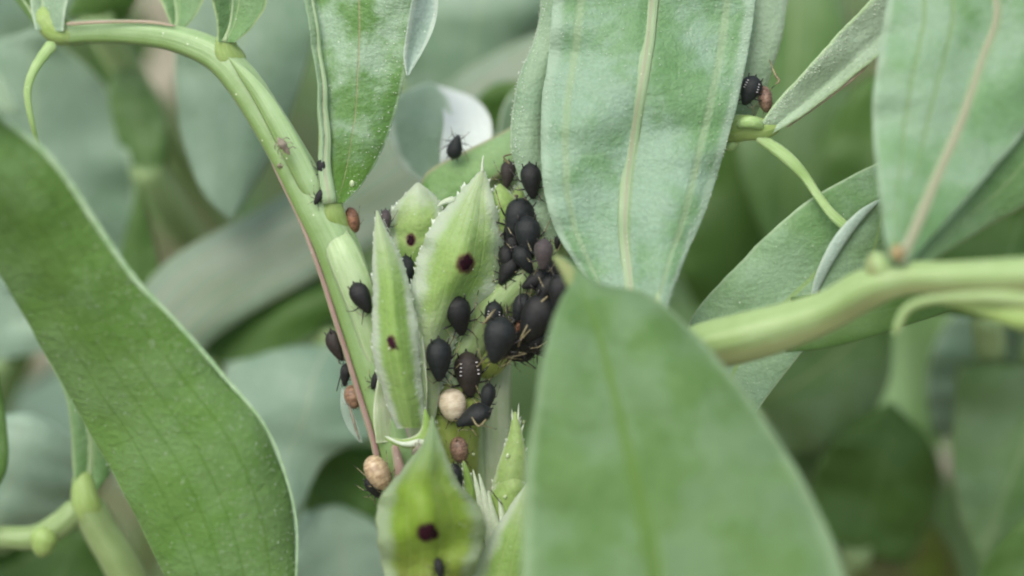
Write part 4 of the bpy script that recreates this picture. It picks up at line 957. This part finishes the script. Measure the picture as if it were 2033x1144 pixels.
def aphid(name, label, cat, x, y, L, ang, d=None, mat='black', kind='adult', pale=True, tilt=0.0, roll=0.0, group='black aphids clustered on the bean shoot',
          wid=1.0, flecks=0, legs=(1, 1, 1, 1, 1, 1), start=None, ant=1, lift=0.0, hh=1.0, corn=1):
    """x, y picture position of the body centre; L body length in px; ang: image direction the head points (0 right, 90 down)."""
    if d is None:
        p, n = surf_hit(x, y, start)
    else:
        p, n = P(x, y, d), -FWD
    n = (n * .45 - FWD).normalized()
    dd = (p - CAM).dot(FWD) / DIST
    s = L * K * dd
    a = R(ang)
    head = RT * math.cos(a) - UP * math.sin(a)
    head = (head - n * head.dot(n)).normalized()
    Y = -head; Z = n; X = Y.cross(Z).normalized()
    m = Matrix((X, Y, Z)).transposed()
    m = m @ Matrix.Rotation(R(roll), 3, 'Y') @ Matrix.Rotation(R(tilt), 3, 'X')
    t = thing(name, label, cat, p + n * (-.02 * s + lift), group)
    m4 = m.to_4x4() @ Matrix.Diagonal((s * wid, s, s * hh, 1))
    t.matrix_world = Matrix.Translation(Vector(t.location)) @ m4
    def add(nm, me):
        o = bpy.data.objects.new(nm, me); col.objects.link(o); o.parent = t; return o
    var = len(aphid.done) % 3; aphid.done.append(t)
    bo = add('body', body_me(kind, len(aphid.done) % 2, mat))
    lm = 'jet' if mat in ('black', 'black2', 'brown', 'purplebrown') else 'brown'
    if kind != 'mummy':
        key = ('head', lm)
        if key not in part_cache:
            part_cache[key] = [smesh('head', (0, -.46, .15), (.085, .075, .075), M[mat]), smesh('eye', (.075, -.47, .17), (.018, .02, .02), M['jet'], 1), smesh('eye', (-.075, -.47, .17), (.018, .02, .02), M['jet'], 1),
                               tmesh('cauda', [(0, .46, .17), (0, .52, .17), (0, .57, .16)], [.045, .032, .008], [M[lm]], 8),
                               tmesh('cornicle', [(.17, .33, .27), (.20, .42, .30), (.215, .50, .315)], [.026, .020, .021], [M['jet']], 8),
                               tmesh('cornicle', [(-.17, .33, .27), (-.20, .42, .30), (-.215, .50, .315)], [.026, .020, .021], [M['jet']], 8)]
        h = part_cache[key]
        ho = add('head', h[0])
        for e in (h[1], h[2]):
            eo = bpy.data.objects.new('eye', e); col.objects.link(eo); eo.parent = ho
        add('cauda', h[3])
        if corn: add('cornicle', h[4]); add('cornicle', h[5])
    for i, on in enumerate(legs):
        if not on: continue
        key = (1 if i < 3 else -1, i % 3, var, lm, pale)
        if key not in leg_cache: leg_cache[key] = leg_me(key[0], key[1], key[2], lm, pale)
        add('leg', leg_cache[key])
    if ant:
        for sd in (1, -1):
            key = ('ant', sd, var)
            if key not in part_cache:
                part_cache[key] = tmesh('antenna', [(sd * .04, -.50, .16), (sd * .16, -.56, .2), (sd * .27, -.46, .2), (sd * .35, -.28, .17), (sd * (.40 + .02 * var), -.08, .12)], [.012, .009, .008, .007, .005], [M['jet'], M['tibia']], 6, [0, 1, 1, 0])
            add('antenna', part_cache[key])
    if flecks:
        for sd in (1, -1):
            for q in range(flecks):
                key = ('fleck', sd, q)
                if key not in part_cache:
                    yy = .0 + q * .085; xx = sd * (.20 - .008 * q); 
                    part_cache[key] = smesh('wax_fleck', (xx, yy, .17 + .86 * math.sqrt(max(0, .31 ** 2 - xx * xx)) + .03), (.034, .018, .018), M['wax'], 1)
                add('wax_fleck', part_cache[key])
    return t
aphid.done = []

bpy.context.view_layer.update()
DG = bpy.context.evaluated_depsgraph_get()
def surf_hit(x, y, start=None):
    a = P(x, y, -3 if start is None else start); dirv = (P(x, y, 1) - P(x, y, 0)).normalized()
    ok, loc, n, *_ = scene.ray_cast(DG, a, dirv)
    if not ok or (loc - CAM).dot(FWD) > DIST + 1.5:
        return P(x, y, .1), -FWD
    if n.dot(FWD) > 0: n = -n
    return loc, n

BA = 'black_aphid'
jobs = [
 (BA, 'plump black aphid on the pale stalk left of the narrow stipule', 'aphid', 718, 591, 66, 62, dict(legs=(1, 1, 0, 1, 1, 0), pale=False, wid=.98)),
 (BA, 'black aphid on the central stipule just below its dark spot, head down', 'aphid', 908, 624, 80, 78, dict(wid=1.02)),
 (BA, 'smooth black aphid left of the brown one, pointed tail up', 'aphid', 868, 713, 84, 88, dict(mat='black2', wid=1.0, legs=(1, 1, 1, 0, 1, 0))),
 ('brown_aphid', 'dark brown aphid with two rows of white wax flecks above the cream mummy', 'aphid', 928, 742, 90, 84, dict(mat='brown', flecks=4, pale=True)),
 (BA, 'largest round black aphid at the left of the crowded branch', 'aphid', 990, 674, 92, 102, dict(mat='black2', wid=1.12, legs=(0, 1, 1, 1, 0, 0), d=-.13)),
 (BA, 'grey-black aphid with white fleck row half hidden above the largest round aphid', 'aphid', 979, 628, 62, 95, dict(mat='black2', flecks=3, wid=.95)),
 (BA, 'black aphid lying on its side below the brown aphid, right of the cream mummy', 'aphid', 946, 836, 74, 155, dict(mat='black2', roll=-50, wid=1.05, d=-.02)),
 (BA, 'small dark aphid right of the cream mummy above the one on its side', 'aphid', 962, 788, 58, 100, dict(mat='black2', wid=.85, d=.0, roll=30)),
 (BA, 'black aphid hanging on the dewy leaf edge, highest of the group by the middle leaf', 'aphid', 1055, 359, 70, 84, dict(wid=.95, pale=False)),
 (BA, 'black aphid topmost in the dark gap right of the central stipule', 'aphid', 1025, 434, 86, 110, dict(mat='black2', wid=1.1)),
 (BA, 'black aphid with pale legs in front of the topmost one in the gap', 'aphid', 1048, 470, 82, 86, dict(mat='black2', wid=1.0, lift=.08)),
 (BA, 'slim black aphid squeezed beside the right edge of the central stipule', 'aphid', 1016, 494, 76, 100, dict(wid=.75)),
 (BA, 'black aphid lowest in the gap beside the central stipule edge', 'aphid', 1010, 538, 62, 120, dict(wid=.95)),
 ('purplish_aphid', 'purplish brown aphid blurred beside the tip of the foreground leaf', 'aphid', 1079, 505, 62, 92, dict(mat='purplebrown', d=-.12, wid=1.0)),
 (BA, 'black aphid just left of the foreground leaf tip', 'aphid', 1086, 574, 68, 130, dict(pale=False, d=-.05, wid=1.0)),
 (BA, 'blurred black aphid tucked under the foreground leaf tip', 'aphid', 1112, 580, 72, 95, dict(legs=(0, 1, 0, 0, 0, 1), ant=0, d=-.15, wid=1.1)),
 (BA, 'big black aphid right of the reddish nymph against the foreground leaf', 'aphid', 1066, 632, 104, 120, dict(pale=False, d=-.04, wid=1.1, mat='black')),
 (BA, 'black aphid low in the crowd at the left edge of the foreground leaf', 'aphid', 1050, 674, 92, 160, dict(pale=False, d=.02, wid=1.0, mat='black')),
 ('brown_aphid', 'dark brown aphid with pale legs right below the largest round aphid', 'aphid', 1018, 690, 66, 150, dict(d=.05, wid=.9, mat='brown')),
 ('reddish_nymph', 'small orange-brown nymph between the largest aphid and the foreground leaf', 'aphid', 1036, 640, 44, 120, dict(mat='rust', kind='nymph', d=0.0, group='reddish nymphs')),
 (BA, 'dark wedge-shaped aphid between the back and central stipules', 'aphid', 808, 540, 66, 86, dict(mat='black2', start=-.05, d=.02, wid=.8)),
 (BA, 'black aphid sitting on the whitish curled leaf', 'aphid', 905, 291, 50, -75, dict(mat='black2', d=.3, wid=1.0, tilt=-20, lift=.02)),
 ('small_nymph', 'tiny black nymph on the pale foot of the narrow stipule', 'aphid', 747, 754, 38, 112, dict(kind='nymph', mat='black', wid=1.05)),
 (BA, 'black aphid peeping out left of the hanging leaf midrib', 'aphid', 641, 336, 46, 85, dict(d=-.03, wid=.8, ant=0)),
 (BA, 'small dark aphid wedged above the stalk node behind the leaf midrib', 'aphid', 634, 391, 34, 120, dict(d=-.07, wid=1.0, ant=0, kind='nymph')),
 (BA, 'grey-black aphid with white stripes on the sprig beside the middle leaf', 'aphid', 1488, 180, 60, 112, dict(mat='black2', flecks=4, d=.05, wid=1.15)),
 ('small_nymph', 'small dark nymph at the bottom edge on the foremost stipule', 'aphid', 872, 1128, 42, 80, dict(kind='nymph', mat='black')),
 (BA, 'black aphid under the tan mummy at the stem foot', 'aphid', 742, 966, 48, 60, dict(d=-.02, wid=1.0)),
 (BA, 'narrow bluish black aphid between foremost stipule and white fringe', 'aphid', 906, 950, 62, 80, dict(mat='black2', d=-.02, wid=.75)),
 (BA, 'dark aphid mostly hidden behind the smooth black aphid', 'aphid', 843, 710, 46, 90, dict(wid=.8, lift=-.1, ant=0)),
 ('brown_aphid', 'reddish brown aphid behind the purple ridge, upper of the two', 'aphid', 677, 682, 64, 70, dict(mat='brown', d=.1, roll=-60, wid=.9)),
 (BA, 'black aphid with long feelers behind the purple ridge, above the brown mummy', 'aphid', 694, 744, 46, 100, dict(d=.1, roll=-50, wid=.9)),
 (BA, 'grey-black aphid behind the tip of the narrow stipule', 'aphid', 766, 440, 48, 90, dict(mat='purplebrown', d=.08, wid=.8)),
 (BA, 'dark aphid behind the dewy leaf edge with one pale leg raised', 'aphid', 1008, 346, 54, 95, dict(mat='brown', d=.1, wid=.9)),
 (BA, 'tiny dark aphid at the right border of the gap above the foreground leaf tip', 'aphid', 1106, 482, 26, 90, dict(d=0.02, kind='nymph', ant=0)),
 (BA, 'added black aphid deepest in the dark gap, beside the toothed edge of the central stipule', 'aphid', 1012, 462, 62, 95, dict(legs=(0, 1, 0, 0, 0, 1), ant=0, wid=.9, d=.1, mat='black')),  # bodies added from here on to darken the gaps in the crowd
 (BA, 'added black aphid at the foot of the gap where branch and stipule meet', 'aphid', 1030, 520, 60, 75, dict(wid=.9, d=.12, mat='black2')),
 (BA, 'added black aphid deep in the crowd between the reddish nymph and the branch', 'aphid', 1086, 604, 70, 140, dict(legs=(0, 1, 0, 0, 0, 1), ant=0, wid=1.0, d=.06, mat='black')),
 (BA, 'added black aphid lowest in the crowd, touching the foreground leaf', 'aphid', 1070, 660, 70, 100, dict(legs=(0, 1, 0, 0, 0, 1), ant=0, wid=1.0, d=.1, mat='black2')),
 (BA, 'added black aphid highest at the junction of the branch and the foreground leaf tip', 'aphid', 1096, 548, 64, 110, dict(legs=(0, 1, 0, 0, 0, 1), ant=0, wid=1.0, d=.02, mat='black')),  # further bodies added to deepen the dark beside the leaf tip
 (BA, 'added black aphid half covered by the left edge of the foreground leaf', 'aphid', 1104, 622, 84, 130, dict(legs=(0, 1, 0, 0, 0, 1), ant=0, wid=1.0, d=.02, mat='black2')),
 (BA, 'added black aphid at the bottom rim of the crowd, legs hanging below', 'aphid', 1032, 702, 58, 170, dict(wid=1.0, d=.08, mat='black')),
 (BA, 'added black aphid turned sideways between the crowd and the foreground leaf edge', 'aphid', 1078, 690, 60, 200, dict(legs=(0, 1, 0, 0, 0, 1), ant=0, wid=1.0, d=.08, mat='black2')),
 (BA, 'black aphid pressed against the right margin of the central stipule, mid gap', 'aphid', 1006, 516, 58, 80, dict(legs=(0, 1, 0, 0, 0, 1), ant=0, wid=.85, d=.04, mat='black')),
 (BA, 'black aphid in the gap just right of the slim one, facing the branch', 'aphid', 1040, 516, 60, 60, dict(legs=(0, 1, 0, 0, 1, 0), ant=0, wid=.95, d=.0, mat='black2')),
 (BA, 'black aphid sitting across the upper branch below the purplish one', 'aphid', 1064, 556, 60, 150, dict(legs=(1, 1, 0, 0, 1, 0), wid=.95, d=-.02, mat='black')),
 (BA, 'black aphid filling the crowd between reddish nymph and largest aphid', 'aphid', 1034, 612, 62, 110, dict(legs=(1, 0, 0, 0, 1, 0), wid=.95, d=.0, mat='black2')),
 ('aphid_mummy', 'round cream coloured aphid mummy below the brown aphid', 'aphid mummy', 898, 804, 66, 80, dict(mat='cream', kind='mummy', wid=1.0, group='swollen aphid mummies', hh=.85, ant=1, pale=False)),
 ('aphid_mummy', 'ribbed tan aphid mummy at the foot of the stalk above the foremost stipule', 'aphid mummy', 751, 938, 74, 62, dict(mat='tan', kind='mummy', wid=.78, group='swollen aphid mummies', ant=1, pale=True, d=-.06)),
 ('aphid_mummy', 'brown aphid mummy half behind the purple ridge', 'aphid mummy', 701, 788, 48, 80, dict(mat='brownshell', kind='mummy', wid=.85, group='swollen aphid mummies', ant=1, d=.08)),
 ('aphid_mummy', 'rust coloured aphid mummy hanging right of the stalk node', 'aphid mummy', 701, 437, 52, 75, dict(mat='rust', kind='mummy', wid=.62, group='swollen aphid mummies', ant=0, d=.05, legs=(0, 1, 1, 0, 0, 0))),
 ('aphid_mummy', 'pinkish shrivelled aphid mummy on the sprig beside the striped aphid', 'aphid mummy', 1518, 198, 54, 80, dict(mat='pinkshell', kind='mummy', wid=.62, group='swollen aphid mummies', ant=0, d=.1)),
 ('aphid_mummy', 'dull brown shrivelled aphid mummy below the aphid on its side', 'aphid mummy', 912, 893, 54, 80, dict(mat='pinkshell', kind='mummy', wid=.8, group='swollen aphid mummies', d=.0)),
]
hits = []
for j in jobs:      # positions are read off the plant before any insect is placed
    kw = j[7]
    hits.append(surf_hit(j[3], j[4], kw.get('start')) if 'd' not in kw else None)
_orig = surf_hit
for j, h in zip(jobs, hits):
    surf_hit = (lambda x, y, s=None, h=h: h)
    aphid(j[0], j[1], j[2], j[3], j[4], j[5], j[6], **j[7])
surf_hit = _orig

# long feelers, raised legs and fine debris near the insects
def thread(name, label, cat, pts, mat, group=None):
    t = thing(name, label, cat, P(pts[0][0], pts[0][1], pts[0][2]), group)
    tube('strand', pts, M[mat], t, 8, 24)
    return t
def skin(label, x, y, L, ang, d=-.1):
    t = thing('cast_skin', label, 'cast skin', P(x, y, d), 'shed aphid skins')
    a = R(ang); c, s = math.cos(a), math.sin(a)
    tube('shell', [(x - c * L * .5, y - s * L * .5, d, 2), (x - c * L * .2, y - s * L * .2, d - .01, L * .34), (x + c * L * .2, y + s * L * .2, d - .01, L * .3), (x + c * L * .5, y + s * L * .5, d, 2)], M['skin'], t, 10, 14, None, .5, bump=.3)
    for q in (-.25, 0, .25):
        for e in (-1, 1):
            tube('leg', [(x + c * L * q, y + s * L * q, d, 2.2), (x + c * L * q - s * e * L * .3, y + s * L * q + c * e * L * .3, d + .0, 2), (x + c * L * (q + .2) - s * e * L * .42, y + s * L * (q + .2) + c * e * L * .42, d + .02, 1.4)], M['skin'], t, 6, 8)
skin('shed grey aphid skin on the arching stalk', 563, 290, 44, 55, -.14)
skin('crumb of shed skin on the pale foot of the stalk near its purple ridge', 556, 330, 14, 40, -.13)
skin('shed brownish skin and legs beside the white collar', 830, 892, 34, -40, -.2)
t = thing('insect_wing', 'transparent wing of a dead winged aphid hanging beside the purple ridge', 'wing', P(690, 800, .05))
blade('membrane', Surf([(676, 770, .05), (676, 810, .03), (690, 850, .02), (714, 878, .02)], [(692, 770, .05), (700, 810, .04), (712, 845, .04), (720, 880, .02)], 20, 6, cup=.1), M['wing'], t, .004)
tube('vein', [(684, 772, .04, 3), (696, 815, .02, 4), (706, 850, .01, 5), (716, 880, .02, 2)], M['skin'], t, 6, 16)
thread('straw_bit', 'pale dry hair standing above the striped aphid on the sprig', 'dry hair', [(1527, 118, .05, 2), (1534, 136, .05, 3), (1540, 150, .03, 5), (1547, 161, .02, 5), (1538, 168, .02, 2)], 'tibia')
thread('straw_bit', 'thin dark hair on the pale bud at lower right', 'dry hair', [(974, 972, -.14, 2), (984, 986, -.14, 2.5), (998, 1003, -.14, 2)], 'jet')
drops = [(699, 365, 10, 16, -.13, 'pale crumb on the base of the hanging leaf'), (836, 721, 9, 11, -.1, 'white sap drop left of the smooth black aphid'), (983, 558, 8, 8, -.08, 'tiny sap drop at the lower right of the central stipule'),
         (940, 902, 8, 8, -.06, 'clear sap drop right of the dull brown mummy'), (1008, 905, 9, 12, -.1, 'sap drop on the toothed bract'), (1003, 986, 8, 9, -.14, 'sap drop on the pale bud scale'), (773, 692, 6, 5, -.32, 'tiny sap drop under the slanted dark spot'),
         (1040, 838, 5, 10, -.1, 'bright droplet at the white points of the toothed bract')]
for (x, y, a, b, d, lab) in drops:
    h, n = surf_hit(x, y, d - .3)
    t = thing('sap_drop', lab, 'drop', h - FWD * .01, 'small pale drops of sap')
    me = smesh('droplet', (0, 0, 0), (a / 2 * K, a / 2.4 * K, b / 2 * K), M['drop'])
    o = bpy.data.objects.new('droplet', me); col.objects.link(o); o.parent = t
bpy.context.view_layer.update()
for (near, pts) in (((1086, 574), [(1058, 612, -.12, 3), (1072, 602, -.14, 6), (1088, 588, -.14, 4)]),
                    ((1018, 690), [(1028, 690, -.12, 4), (1038, 664, -.14, 6), (1050, 640, -.13, 3)]),
                    ((979, 628), [(958, 645, -.14, 4), (972, 628, -.15, 6), (984, 613, -.14, 2)]),
                    ((990, 674), [(980, 718, -.08, 3), (998, 712, -.1, 5), (1020, 708, -.1, 4), (1046, 702, -.1, 2)]),
                    ((1008, 346), [(1016, 306, .0, 3), (1000, 312, -.02, 4), (1012, 326, 0, 4)]),
                    ((946, 836), [(936, 828, -.12, 3), (950, 846, -.15, 4), (966, 832, -.13, 3)]),
                    ((694, 744), [(692, 722, .02, 3), (680, 735, .0, 2.5), (668, 778, .0, 2)])):
    t = min(aphid.done, key=lambda a: (a.location - P(near[0], near[1], 0)).length)
    o = tube('antenna' if near[0] == 694 else 'leg', pts, M['jet' if near[0] == 694 else 'tibia'], SHOOT, 8, 24)
    mw = Matrix.Translation(SHOOT.location)
    o.parent = t; o.matrix_parent_inverse = t.matrix_world.inverted() @ mw

for o in bpy.data.objects:
    if '_root' in o: del o['_root']
